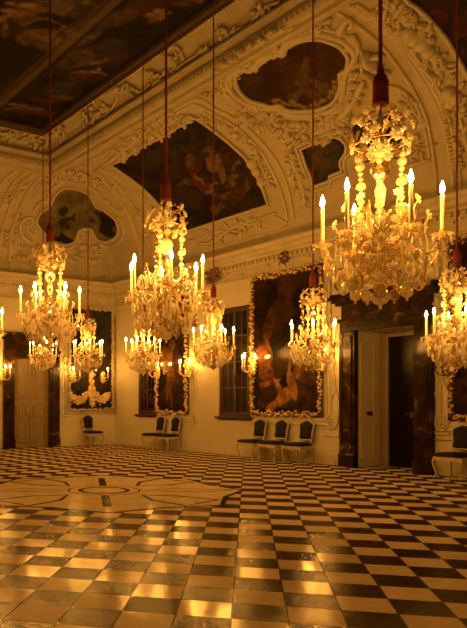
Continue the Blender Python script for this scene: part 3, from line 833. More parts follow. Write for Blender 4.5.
# recess lining: white reveals, soffit and the wall behind with its cream case
bm = NB()
quad(bm, [(XR, P_Y1, 0), (REC, P_Y1, 0), (REC, P_Y1, P_H), (XR, P_Y1, P_H)])
quad(bm, [(XR, P_Y0, 0), (REC, P_Y0, 0), (REC, P_Y0, P_H), (XR, P_Y0, P_H)])
quad(bm, [(XR, P_Y0, P_H), (REC, P_Y0, P_H), (REC, P_Y1, P_H), (XR, P_Y1, P_H)])
quad(bm, [(REC, P_Y0, 0), (REC, P_Y1, 0), (REC, P_Y1, P_H), (REC, P_Y0, P_H)])
obj('reveal', rel(bm), 'wall', door)
bm = NB()
for z0, z1 in ((.15, 1.0), (1.12, 2.9)):
    e = P_Y1-.012
    for q in ((XR+.10, XR+.13, z0, z1), (REC-.32, REC-.29, z0, z1)): box(bm, q[0], q[1], e, P_Y1, q[2], q[3])
    for q in ((XR+.10, REC-.29, z0, z0+.03), (XR+.10, REC-.29, z1-.03, z1)): box(bm, q[0], q[1], e, P_Y1, q[2], q[3])
obj('reveal_panel', rel(bm), 'wall', door)
LY1 = on_x(389.5, 400, REC-.06).y
bm = NB()
box(bm, REC-.12, REC, LY1, P_Y1-.02, 0, P_H-.02, bev=.01); box(bm, REC-.12, REC, P_Y0+.02, LY1, P_H-.12, P_H-.02, bev=.01)
obj('door_case', rel(bm), 'doorpaint', door)
bm = NB()
box(bm, REC-.07, REC-.02, P_Y0+.03, LY1-.005, .01, P_H-.125, bev=.006)
ly0 = P_Y0+.03
for z0, z1 in ((.2,.95),(1.35,2.05),(2.2,2.8)):
    for s in ((ly0+.10, LY1-.10, z0, z0+.03), (ly0+.10, LY1-.10, z1-.03, z1)): box(bm, REC-.085, REC-.065, s[0], s[1], s[2], s[3])
    for s in ((ly0+.10, ly0+.13), (LY1-.13, LY1-.10)): box(bm, REC-.085, REC-.065, s[0], s[1], z0, z1)
leaf_o = obj('door_leaf', rel(bm), 'darkwood', door)
bm = NB(); hy = on_x(411, 415, REC-.1).y
box(bm, REC-.09, REC-.07, hy-.022, hy+.022, 1.14, 1.28, bev=.006); tube(bm, [(REC-.08, hy, 1.22), (REC-.14, hy, 1.22), (REC-.14, hy+.11, 1.22)], .010, 7)
obj('door_handle', rel(bm), 'bronze', leaf_o)
sp = ray(369.5, 413.5); zz = P_Y1/sp.y; spp = CAM + sp*zz
bm = NB(); box(bm, spp.x-.10, spp.x+.10, P_Y1-.015, P_Y1+.0, spp.z-.045, spp.z+.045, bev=.005); box(bm, spp.x-.03, spp.x+.0, P_Y1-.022, P_Y1-.012, spp.z-.025, spp.z+.025)
tag(obj('switch_plate', bm, 'iron'), 'dark switch plate on the pale reveal of the marble doorway', 'switch')

# ------------------------------------------------------------------ cream double door in the back wall
d2 = bpy.data.objects.new('door_2', None); COL.objects.link(d2); dx = (D_X0+D_X1)/2; d2.location = (dx, YB, 0); d2['kind'] = 'structure'
def relb(bm): bmesh.ops.translate(bm, verts=bm.verts[:], vec=(-dx, -YB, 0)); return bm
JB = .36
for a, b in ((D_X0-JB, D_X0), (D_X1, D_X1+JB)):
    bm = NB(); box(bm, a, b, YB-.13, YB+.02, 0, D_H, bev=.012); box(bm, a+.07, b-.07, YB-.17, YB-.12, .34, D_H-.1, bev=.012); box(bm, a-.01, b+.01, YB-.18, YB, 0, .3, bev=.012)
    obj('jamb', relb(bm), 'jamb_marble', d2)
bm = NB(); box(bm, D_X0-JB, D_X1+JB, YB-.13, YB+.02, D_H, D_H+.25, bev=.012); box(bm, D_X0-JB-.02, D_X1+JB+.02, YB-.19, YB-.1, D_H+.18, D_H+.27, bev=.012)
obj('lintel', relb(bm), 'jamb_marble', d2)
bm = NB(); box(bm, D_X0-JB+.02, D_X1+JB-.02, YB-.12, YB+.02, D_H+.26, D_H+.60); box(bm, D_X0-.05, D_X1+.05, YB-.15, YB-.1, D_H+.33, D_H+.54, bev=.01)
obj('frieze_block', relb(bm), 'jamb_marble', d2)
bm = NB()
for p, z0, z1 in ((.18,.58,.64),(.26,.64,.70),(.34,.70,.80)): box(bm, D_X0-JB-p*.4, D_X1+JB+p*.4, YB-p, YB+.02, D_H+z0, D_H+z1, bev=.012)
obj('cornice', relb(bm), 'jamb_marble', d2)
for s, (a, b) in enumerate(((D_X0, dx), (dx, D_X1))):
    bm = NB(); box(bm, a+.006, b-.006, YB+.06, YB+.11, .01, D_H-.01, bev=.005)
    for z0, z1 in ((.18,.86),(1.02,1.42),(1.58,D_H-.2)):
        p0, p1 = a+.13, b-.13
        for q in ((p0,p1,z0,z0+.035),(p0,p1,z1-.035,z1),(p0,p0+.035,z0,z1),(p1-.035,p1,z0,z1)): box(bm, q[0], q[1], YB+.035, YB+.065, q[2], q[3], bev=.006)
        box(bm, p0+.09, p1-.09, YB+.045, YB+.065, z0+.09, z1-.09, bev=.008)
    lf = obj('door_leaf', relb(bm), 'doorpaint', d2)
    if s == 0:
        bm = NB(); box(bm, b-.075, b-.035, YB+.04, YB+.062, 1.12, 1.32, bev=.006); tube(bm, [(b-.055,YB+.05,1.24),(b-.055,YB-.01,1.24),(b-.17,YB-.01,1.24)], .011, 7)
        obj('door_handle', relb(bm), 'brass', lf)
bm = NB(); box(bm, dx-.02, dx+.02, YB+.03, YB+.06, .01, D_H-.01, bev=.006); obj('meeting_strip', relb(bm), 'doorpaint', d2)
bm = NB(); quad(bm, [(D_X0, YB, 0), (D_X0, YB+.12, 0), (D_X0, YB+.12, D_H), (D_X0, YB, D_H)]); quad(bm, [(D_X1, YB, 0), (D_X1, YB+.12, 0), (D_X1, YB+.12, D_H), (D_X1, YB, D_H)])
quad(bm, [(D_X0, YB, D_H), (D_X0, YB+.12, D_H), (D_X1, YB+.12, D_H), (D_X1, YB, D_H)]); quad(bm, [(D_X0, YB, 0), (D_X0, YB+.12, 0), (D_X1, YB+.12, 0), (D_X1, YB, 0)])
quad(bm, [(D_X0, YB+.13, 0), (D_X1, YB+.13, 0), (D_X1, YB+.13, D_H), (D_X0, YB+.13, D_H)])
obj('door_case', relb(bm), 'doorpaint', d2)

# ------------------------------------------------------------------ windows
def window(n, y0, y1, z0, z1):
    w = bpy.data.objects.new('window_%d' % n, None); COL.objects.link(w); w['kind'] = 'structure'
    w.location = (XR, (y0+y1)/2, z0); O = w.location.copy()
    def R(bm): bmesh.ops.translate(bm, verts=bm.verts[:], vec=-O); return bm
    dp = .45
    bm = NB()
    quad(bm, [(XR,y0,z0),(XR+dp,y0,z0),(XR+dp,y0,z1),(XR,y0,z1)]); quad(bm, [(XR,y1,z0),(XR+dp,y1,z0),(XR+dp,y1,z1),(XR,y1,z1)])
    quad(bm, [(XR,y0,z1),(XR+dp,y0,z1),(XR+dp,y1,z1),(XR,y1,z1)]); quad(bm, [(XR,y0,z0),(XR+dp,y0,z0),(XR+dp,y1,z0),(XR,y1,z0)])
    obj('reveal', R(bm), 'window_wood', w)
    bm = NB(); quad(bm, [(XR+dp,y0,z0),(XR+dp,y1,z0),(XR+dp,y1,z1),(XR+dp,y0,z1)]); obj('night_backing', R(bm), 'night', w)  # dark sheet added behind the glass, standing in for the night outside
    bm = NB(); f = .085
    box(bm, XR-.02, XR+.06, y0, y0+f, z0, z1, bev=.01); box(bm, XR-.02, XR+.06, y1-f, y1, z0, z1, bev=.01)
    box(bm, XR-.02, XR+.06, y0+f, y1-f, z0, z0+f, bev=.01); box(bm, XR-.02, XR+.06, y0+f, y1-f, z1-f, z1, bev=.01)
    fr_ = obj('window_frame', R(bm), 'window_wood', w)
    ym = (y0+y1)/2
    for a, b in ((y0+f, ym), (ym, y1-f)):
        bm = NB(); g = .05
        box(bm, XR+.0, XR+.05, a, a+g, z0+f, z1-f, bev=.006); box(bm, XR+.0, XR+.05, b-g, b, z0+f, z1-f, bev=.006)
        zz = [z0+f + (z1-z0-2*f)*i/4 for i in range(5)]
        for z in zz[1:-1]: box(bm, XR+.005, XR+.045, a+g, b-g, z-.02, z+.02, bev=.005)
        box(bm, XR+.0, XR+.05, a+g, b-g, zz[0], zz[0]+.05, bev=.006); box(bm, XR+.0, XR+.05, a+g, b-g, zz[4]-.05, zz[4], bev=.006)
        box(bm, XR+.012, XR+.038, (a+b)/2-.012, (a+b)/2+.012, z0+f, z1-f)
        s = obj('sash', R(bm), 'window_wood', w)
        bm = NB(); box(bm, XR+.022, XR+.028, a+g-.005, b-g+.005, z0+f+.02, z1-f-.02); obj('pane', R(bm), 'glass', s)
    bm = NB(); box(bm, XR-.13, XR+.02, y0-.08, y1+.08, z0-.055, z0, bev=.012); box(bm, XR-.06, XR+.02, y0-.04, y1+.04, z0-.08, z0-.055, bev=.008)
    obj('window_sill', R(bm), 'window_wood', w)
    bm = NB(); box(bm, XR+.0-.035, XR, ym-.02, ym+.02, z0+.9, z0+1.15, bev=.006); obj('latch', R(bm), 'iron', w)
window(1, *W1); window(2, *W2)

# ------------------------------------------------------------------ canvases and carved frames
def carved_frame(bm, u0, u1, v0, v1, w, P, seed, dens=.05):
    """leafy carved border; P(u, v, out) gives the point"""
    rr = random.Random(seed)
    prof = [(0,0),(0,.05),(w*.25,.085),(w*.6,.07),(w,.035),(w,0)]
    rows = []
    for d, o in prof:
        rows.append([bm.verts.new(P(*q, o)) for q in ((u0-d,v0-d),(u1+d,v0-d),(u1+d,v1+d),(u0-d,v1+d))])
    for a, b in zip(rows, rows[1:]):
        for j in range(4): bm.faces.new((a[j], a[(j+1)%4], b[(j+1)%4], b[j]))
    n0 = len(bm.faces)
    for (a, b, c, d, s) in ((u0,v0,u1,v0,(0,-1)),(u1,v0,u1,v1,(1,0)),(u1,v1,u0,v1,(0,1)),(u0,v1,u0,v0,(-1,0))):
        L = math.hypot(c-a, d-b); n = int(L/dens)
        for i in range(n):
            for k in range(2):
                t = (i+rr.random())/n; o = rr.uniform(.0, w*1.0)
                x, y = a+(c-a)*t+s[0]*o, b+(d-b)*t+s[1]*o
                p = Vector(P(x, y, .065)); e = rr.uniform(0, 2*PI)
                q = Vector(P(x+math.cos(e)*.1, y+math.sin(e)*.1, .065)); nn = (Vector(P(x, y, 1)) - Vector(P(x, y, 0)))
                leaf(bm, p, nn, q-p, rr.uniform(.05,.10), rr.uniform(.03,.05), rr.uniform(.02,.035))
    for i, f in enumerate(bm.faces):
        if i >= n0: f.material_index = 1
def painting(name, label, u0, u1, v0, v1, P, toPx, blobs, base, scale, seed, fw=.12, fm='gilt', nu=70, nv=120):
    root = thing(name, label, 'painting', P((u0+u1)/2, v0-fw, 0))
    O = Vector(root.location)
    f = blobpaint(base[0], base[1], blobs, scale, seed, .05)
    grid_picture('canvas', 'oil', lambda u, v: Vector(P(u0+u*(u1-u0), v0+v*(v1-v0), .045))-O, nu, nv, lambda u, v: f(u0+u*(u1-u0), v0+v*(v1-v0)), root)
    bm = NB(); carved_frame(bm, u0, u1, v0, v1, fw, P, seed)
    bmesh.ops.translate(bm, verts=bm.verts[:], vec=-O); obj('frame', bm, ['darkgilt' if fw > .07 else 'relief', fm], root)
    return root
PR = lambda y, z, o: (XR-.03-o, y, z)
PB = lambda x, z, o: (x, YB-.03-o, z)
def wb(px, py, rx, ry, an, col, st=.9):      # a patch of paint on a right-wall canvas
    p = on_x(px, py, XR-.07); return (p.y, p.z, rx, ry, an, col, st)
def bb(px, py, rx, ry, an, col, st=.9):
    p = on_y(px, py, YB-.07); return (p.x, p.z, rx, ry, -an, col, st)
SK = (.40,.19,.07); SKd = (.22,.10,.036); RD = (.17,.045,.015)
p2b = [wb(285,289,.22,.38,0,(.085,.036,.013),.8), wb(268,330,.16,.55,.2,(.10,.035,.012),.8), wb(283,310,.35,.35,.3,(.06,.026,.01),.7), wb(264,356,.3,.3,0,(.17,.055,.016),.7), wb(266,372,.28,.22,.3,(.19,.07,.02),.8),
       wb(306,398,.5,.28,0,(.07,.04,.018),.7), wb(291,402,.34,.12,-.3,(.10,.07,.035),.6), wb(304,374,.22,.2,0,(.14,.065,.025),.8), wb(307,384,.3,.34,.4,(.08,.04,.016),.8),
       wb(293,386,.13,.36,-.25,SK,1), wb(285,396,.15,.38,1.0,SK,1), wb(274,404,.10,.30,1.2,SK,.95), wb(271,409,.07,.22,.2,SK,.9), wb(279,388,.075,.32,-.6,SK,.95), wb(270,383,.07,.34,1.35,SK,.95), wb(262,386,.06,.12,.8,SKd,.9),
       wb(289,371,.055,.30,.15,SK,.95), wb(293,363,.05,.22,-.9,SKd,.9), wb(297,373,.11,.13,0,SKd,.95), wb(262,402,.16,.16,0,(.10,.045,.018),.8), wb(268,344,.05,.3,-.5,SKd,.6), wb(300,330,.18,.3,.2,(.05,.022,.009),.7)]
painting('wall_painting', 'tall dark painting with a reclining nude, in a carved gilt frame above three chairs', yR(320.5), yR(256), 1.23, 4.72, PR, None, p2b, ((.012,.006,.003),(.05,.022,.008)), 1.1, 31, .10)
p1b = [wb(171,372,.14,.6,.05,(.26,.12,.04),.8), wb(168,385,.10,.5,.1,SKd,.85), wb(171,396,.07,.4,-.05,SKd,.8), wb(175,372,.3,.5,.2,(.15,.05,.016),.6), wb(166,360,.3,.4,0,(.18,.07,.02),.7), wb(178,385,.25,.5,0,(.07,.032,.013),.7), wb(172,345,.16,.2,0,SKd,.7), wb(180,330,.3,.4,.3,(.06,.03,.012),.7), wb(170,315,.3,.4,0,(.05,.025,.01),.6)]
painting('wall_painting', 'narrow dark painting with a standing figure above the pair of chairs', yR(187.5), yR(160), 1.20, 4.72, PR, None, p1b, ((.014,.007,.003),(.05,.022,.009)), 1.1, 33, .09)
p3b = [wb(470,370,.3,.6,.2,(.08,.036,.013),.7), wb(480,390,.3,.3,0,(.12,.05,.02),.7), wb(462,395,.2,.2,0,(.05,.022,.009),.7)]
painting('wall_painting', 'dark painting in a carved gilt frame above the chair beside the doorway', yR(456)-1.75, yR(456), 1.25, 4.62, PR, None, p3b, ((.016,.007,.003),(.05,.020,.008)), 1.1, 35, .13, 'gilt')
pbb = [bb(90,345,.5,.5,0,(.045,.04,.02),.7), bb(85,375,.4,.3,.3,(.06,.052,.028),.7), bb(100,330,.3,.5,.2,(.05,.042,.02),.6), bb(90,395,.6,.2,0,(.02,.014,.008),.7)]
pb_root = painting('wall_painting', 'dark greenish painting on the back wall behind a gilded swag', xB(69), xB(110.5), hB(90,409), 4.65, PB, None, pbb, ((.022,.018,.009),(.055,.045,.022)), .9, 37, .05, 'relief')

# white stucco surrounds on the walls, with scrolled feet
def surround(u0, u1, v0, v1, P, seed, g=.30, sides=(-1, 1)):
    bm = NB()
    a, b, c, d = (u0-g if -1 in sides else u0-.16), (u1+g if 1 in sides else u1+.16), v0-g*1.05, v1+g*.4
    Q = lambda L, o=.0: [P(x, y, o-.03) for x, y in L]
    tube(bm, Q([(a,c),(b,c),(b,d),(a,d)]), .030, 6, True)
    tube(bm, Q([(a+.09,c+.10),(b-.05,c+.10),(b-.05,d-.06),(a+.09,d-.06)]), .016, 6, True)
    for s, x in ((-1, a), (1, b)):
        if s not in sides: continue
        L = [(x-s*.02, c+1.5), (x+s*.10, c+1.2), (x+s*.12, c+.85), (x+s*.02, c+.6), (x+s*.02, c+.3), (x+s*.14, c+.12), (x+s*.05, c-.06), (x-s*.22, c-.04)]
        tube(bm, [Vector(p) for p in smooth_pts(Q(L, .01), 5)], .024, 6)
        sp = []
        for i in range(34):
            f = i/33; an = f*2.6*PI + (0 if s > 0 else PI); r = .16*(1-.85*f)
            sp.append((x-s*.02 + s*abs(0)+r*math.cos(an*s), c+1.55+r*math.sin(an)))
        tube(bm, Q(sp, .01), .020, 6)
        rr = random.Random(seed+int(s))
        for k in range(12):
            p = Vector(P(x+rr.uniform(-.10,.10), c+rr.uniform(1.7,3.2), -.02)); q = Vector(P(0,1,0))-Vector(P(0,0,0))
            w = Vector(P(1,0,0))-Vector(P(0,0,0)); nn = Vector(P(0,0,1))-Vector(P(0,0,0))
            leaf(bm, p, nn, q*rr.uniform(.3,1)+w*rr.uniform(-1,1), .18, .06, .03)
    trim_obj(bm)
surround(yR(320.5), yR(256), 1.23, 4.5, PR, 1, .30, (-1,)); surround(yR(187.5), yR(160), 1.20, 4.5, PR, 2, .30, (-1,))
surround(yR(456)-1.75, yR(456), 1.25, 4.4, PR, 3, .34); surround(xB(69), xB(110.5), hB(90,409), 4.4, PB, 4, .16, (-1,))
bm = NB()          # volutes low on the wall on both sides of the marble doorway
for y, z in ((yR(441), 1.05), (yR(332), 1.0)):
    sp = [(XR-.015, y+.17*(1-.85*i/40)*math.cos(i/40*5*PI), z+.2*(1-.85*i/40)*math.sin(i/40*5*PI)) for i in range(41)]
    tube(bm, sp, .024, 6)
    s = 1
    tube(bm, smooth_pts([(XR-.015, y-.17, z), (XR-.015, y-.20, z+.5), (XR-.015, y-.02, z+1.0), (XR-.015, y-.06, z+1.5), (XR-.015, y+.10, z+1.75)], 6), .022, 6)
    tube(bm, [(XR-.015, y+.2, z-.32), (XR-.015, y-.4, z-.32)], .02, 6)
trim_obj(bm)

# ------------------------------------------------------------------ bronzed cartouches on the frieze
def medallion(name, label, y, z, r, leafy, seed):
    bm = NB(); rr = random.Random(seed); nn = Vector((-1,0,0))
    ellipsoid(bm, (0,0,0), Vector((.07,0,0)), Vector((0,r*.6,0)), Vector((0,0,r*.75)), 12, 7)
    root = thing(name, label, 'ornament', (XR-.09, y, z))
    obj('boss', bm, 'bronze', root, True)
    bm = NB()
    for i in range(leafy):
        a = 2*PI*i/leafy + rr.uniform(-.2,.2); d = Vector((0, math.cos(a), math.sin(a)))
        leaf(bm, d*r*.5+Vector((-.01,0,0)), nn, d, r*rr.uniform(.55,.85), r*.42, .05)
    obj('leaves', bm, 'bronze', root, True)
medallion('frieze_medallion', 'round dark medallion on the frieze above the three-chair painting', on_x(285,257,XR-.09).y, on_x(285,257,XR-.09).z, .15, 9, 1)
q = on_x(213.5,274,XR-.09)
medallion('carved_cartouche', 'dark leafy carved cartouche on the frieze above the wide window', q.y, q.z, .27, 14, 2)

# pale gilded swag across the back-wall painting
def gp(px, py): return Vector(PB(on_y(px,py,YB-.12).x, on_y(px,py,YB-.12).z, .09))
O = gp(91.5, 392)
sw = thing('gilded_swag', 'pale gilded flower swag hanging across the lower part of the back-wall painting', 'ornament', O)
def swag_part(name, path, wid, n, seed):
    bm = NB(); rr = random.Random(seed)
    W = [gp(p.x, p.y)-O for p in smooth_pts([(x,y,0) for x,y in path], 6)]
    N = len(W); nn = Vector((0,-1,0))
    tube(bm, W, .03, 6)
    for _ in range(n):
        i = rr.randrange(N-1); f = i/(N-1); p = W[i].lerp(W[i+1], rr.random())
        w = wid*(.35+.65*math.sin(PI*min(1, f*1.05)))
        o = p + Vector((rr.uniform(-w,w)*.6, rr.uniform(-.04,.03), rr.uniform(-w,w)))
        s = rr.uniform(.03,.052)
        if rr.random() < .5: ellipsoid(bm, o, Vector((s,0,0)), Vector((0,s,0)), Vector((0,0,s)), 7, 5)
        else: leaf(bm, o, nn, Vector((rr.uniform(-1,1),0,rr.uniform(-1,1))), .10, .05, .035)
    obj(name, bm, 'swaggilt', sw, True)
swag_part('garland', [(90.5,388),(87,395),(81,400),(75,399),(70,394)], .13, 230, 1)
swag_part('garland', [(92.5,388),(96,395),(101,399.5),(105,398),(109,394)], .13, 230, 2)
swag_part('pendant', [(91.5,371),(91.5,382),(91.5,394),(92,405)], .14, 230, 3)

# ------------------------------------------------------------------ wall sconces
def flame_bm(s=1.0):
    bm = NB(); lathe(bm, [(0,0),(.011*s,.010*s),(.015*s,.026*s),(.011*s,.048*s),(.005*s,.068*s),(0,.082*s)], 8); return bm
def mk(name, bm, mat, smooth=True):
    bmesh.ops.recalc_face_normals(bm, faces=bm.faces[:])
    me = bpy.data.meshes.new(name); bm.to_mesh(me); bm.free(); me.materials.append(M[mat])
    if smooth:
        for p in me.polygons: p.use_smooth = True
    return me
def inst(name, me, parent, loc=(0,0,0), rz=0):
    o = bpy.data.objects.new(name, me); COL.objects.link(o); o.parent = parent; o.location = loc; o.rotation_euler = (0,0,rz); return o
sc_flame = mk('flame', flame_bm(1.15), 'flame')
bm = NB(); lathe(bm, [(.012,0),(.0125,.02),(.012,.20),(.009,.205)], 8); sc_candle = mk('candle', bm, 'wax')
bm = NB(); lathe(bm, [(0,-.02),(.012,-.018),(.016,0),(.045,.012),(.05,.018),(.02,.02),(.018,.035),(.016,.035)], 10); sc_cup = mk('drip_pan', bm, 'gilt')
def sconce(label, loc, rz, lit=True, n=3, group=None):
    root = thing('wall_sconce', label, 'sconce', loc, rz, group)
    bm = NB(); ellipsoid(bm, (0,0,0), Vector((.06,0,0)), Vector((0,.025,0)), Vector((0,0,.17)), 12, 8)
    rr = random.Random(3)
    for i in range(12):
        a = 2*PI*i/12; leaf(bm, Vector((.05*math.cos(a), -.01, .13*math.sin(a))), Vector((0,-1,0)), Vector((math.cos(a),0,math.sin(a))), .09, .05, .025)
    obj('backplate', bm, 'gilt', root, True)
    for i in range(n):
        a = (i-(n-1)/2)*.85; L = .30 if i != (n-1)/2 else .34
        ex, ey = L*math.sin(a), -L*math.cos(a)
        bm = NB(); tube(bm, smooth_pts([(0,-.01,-.06),(ex*.3,ey*.3,-.14),(ex*.75,ey*.75,-.13),(ex*1.0,ey*1.0,-.05),(ex,ey,.0)], 5), .011, 7)
        tube(bm, smooth_pts([(ex*.4,ey*.4,-.14),(ex*.5,ey*.5,-.06),(ex*.35,ey*.35,-.04),(ex*.33,ey*.33,-.08)], 4), .007, 6)
        ar = obj('branch', bm, 'gilt' if lit else 'iron', root, True)
        cu = inst('drip_pan', sc_cup, ar, (ex,ey,.0))
        if not lit: cu.data = cu.data.copy(); cu.data.materials[0] = M['iron']
        if lit:
            inst('candle', sc_candle, ar, (ex,ey,.03)); inst('flame', sc_flame, ar, (ex,ey,.235))
    return root
SH = 2.42
def scR(px, X=XR-.13): return (X, yR(px, X), SH)
sconce('lit gilt sconce on the left edge of the narrow two-chair painting', scR(158.5), -PI/2)
sconce('lit gilt sconce on the right edge of the narrow two-chair painting', scR(189.5), -PI/2)
sconce('lit gilt sconce between the wide window and the reclining nude painting', scR(254), -PI/2)
sconce('lit gilt sconce right of the reclining nude painting, behind a chandelier', scR(323), -PI/2)
q = on_x(452,368,XR-.13)
sconce('unlit dark sconce with empty cups left of the rightmost painting', (XR-.13, q.y, q.z), -PI/2, False)
sconce('lit gilt sconce on the left edge of the back-wall painting', (xB(72.5, YB-.12), YB-.12, 2.33), 0, True, 2)
sconce('lit gilt sconce on the right edge of the back-wall painting', (xB(102.5, YB-.12), YB-.12, 2.33), 0, True, 1)
sconce('lit gilt sconce left of the cream double door, at the picture edge', (xB(1, YB-.12), YB-.12, 2.33), 0)

# ------------------------------------------------------------------ chairs
def make_chair():
    root = thing('side_chair', 'x', 'chair')
    SHH, W, W2_, D = .43, .56, .44, .50
    bm = NB()     # seat rail
    fr_ = [(-W/2,-D/2),(-W/4,-D/2-.025),(0,-D/2-.01),(W/4,-D/2-.025),(W/2,-D/2),(W2_/2,D/2),(-W2_/2,D/2)]
    lo = [bm.verts.new((x,y,SHH-.075)) for x,y in fr_]; hi = [bm.verts.new((x,y,SHH)) for x,y in fr_]
    for i in range(7): bm.faces.new((lo[i], lo[(i+1)%7], hi[(i+1)%7], hi[i]))
    bm.faces.new(lo[::-1]); bm.faces.new(hi)
    obj('seat_rail', bm, 'chairframe', root)
    bm = NB(); rows = []
    for s, z in ((.97,SHH),(1.0,SHH+.03),(.95,SHH+.06),(.75,SHH+.08),(.3,SHH+.09)):
        rows.append([bm.verts.new((x*s, y*s, z)) for x, y in fr_])
    for a, b in zip(rows, rows[1:]):
        for i in range(7): bm.faces.new((a[i], a[(i+1)%7], b[(i+1)%7], b[i]))
    bm.faces.new(rows[-1]); bm.faces.new(rows[0][::-1])
    obj('seat', bm, 'upholstery', root, True)
    for sx in (-1, 1):   # front cabriole legs
        x, y = sx*(W/2-.03), -D/2+.03
        bm = NB(); P = smooth_pts([(x,y,SHH-.03),(x+sx*.025,y-.025,SHH-.10),(x+sx*.012,y-.012,SHH-.22),(x-sx*.008,y+.008,.12),(x,y,.045),(x+sx*.022,y-.022,.012)], 4)
        n = len(P); tube(bm, P, [.034-.019*math.sin(min(1,i/(n-1)*1.05)*PI*.55) for i in range(n)], 8)
        obj('leg', bm, 'chairframe', root, True)
        x, y = sx*(W2_/2-.02), D/2-.02
        bm = NB(); P = smooth_pts([(x,y,SHH),(x,y+.005,SHH-.15),(x+sx*.01,y+.03,.15),(x+sx*.015,y+.06,.008)], 4)
        n = len(P); tube(bm, P, [.026-.008*i/(n-1) for i in range(n)], 8); obj('leg', bm, 'chairframe', root, True)
    # shaped back
    bw = .44; half = [(.0,1.035),(.06,1.03),(.11,1.005),(.155,.985),(.20,.965),(.215,.90),(.195,.80),(.185,.72),(.20,.62),(.17,.575),(.08,.565),(0,.57)]
    out = half + [(-x,z) for x,z in half[-2:0:-1]]
    by = lambda z: D/2-.01 + (z-.45)*.16
    bm = NB(); tube(bm, [(x, by(z), z) for x,z in out], .024, 7, True)
    tube(bm, [(-.17,by(.45),SHH-.02),(-.175,by(.6),.60)], .022, 7); tube(bm, [(.17,by(.45),SHH-.02),(.175,by(.6),.60)], .022, 7)
    ellipsoid(bm, (0,by(1.04)-.01,1.045), Vector((.06,0,0)), Vector((0,.02,0)), Vector((0,0,.025)))
    obj('back_frame', bm, 'chairframe', root, True)
    bm = NB(); rows = []
    for s, o in ((.96,.012),(.93,-.016),(.7,-.032),(.3,-.038)):
        rows.append([bm.verts.new((x*s, by(.8+(z-.8)*s)+o, .8+(z-.8)*s)) for x,z in out])
    for a, b in zip(rows, rows[1:]):
        for i in range(len(out)): bm.faces.new((a[i], a[(i+1)%len(out)], b[(i+1)%len(out)], b[i]))
    bm.faces.new(rows[-1]); bm.faces.new(rows[0][::-1])
    obj('back_cushion', bm, 'upholstery', root, True)
    return root
chair0 = make_chair(); used = [False]
def chair(loc, rz, label, group=None):
    o = chair0 if not used[0] else copy_tree(chair0); used[0] = True
    o.location = loc; o.rotation_euler = (0,0,rz); o['label'] = label
    if group: o['group'] = group
CXR = XR-.42
for px, lab in ((258.5,'leftmost of three dark-seated cream chairs below the reclining nude painting'),(280,'middle one of three dark-seated cream chairs below the reclining nude painting'),(305,'rightmost of three cream chairs below the nude painting, nearest the marble doorway')):
    chair((CXR, yR(px, CXR+.25), 0), -PI/2, lab, 'chairs against the right wall')
for px, lab in ((159.5,'left one of the two cream chairs below the narrow painting'),(174.5,'right one of the two cream chairs below the narrow painting')):
    chair((CXR, yR(px, CXR+.25), 0), -PI/2, lab, 'chairs against the right wall')
chair((CXR, yR(461.5, CXR+.25), 0), -PI/2, 'dark-seated cream chair right of the marble doorway, cut by the picture edge', 'chairs against the right wall')
chair((xB(89, YB-.2), YB-.42, 0), 0, 'lone dark-seated cream chair below the swag painting on the back wall', None)

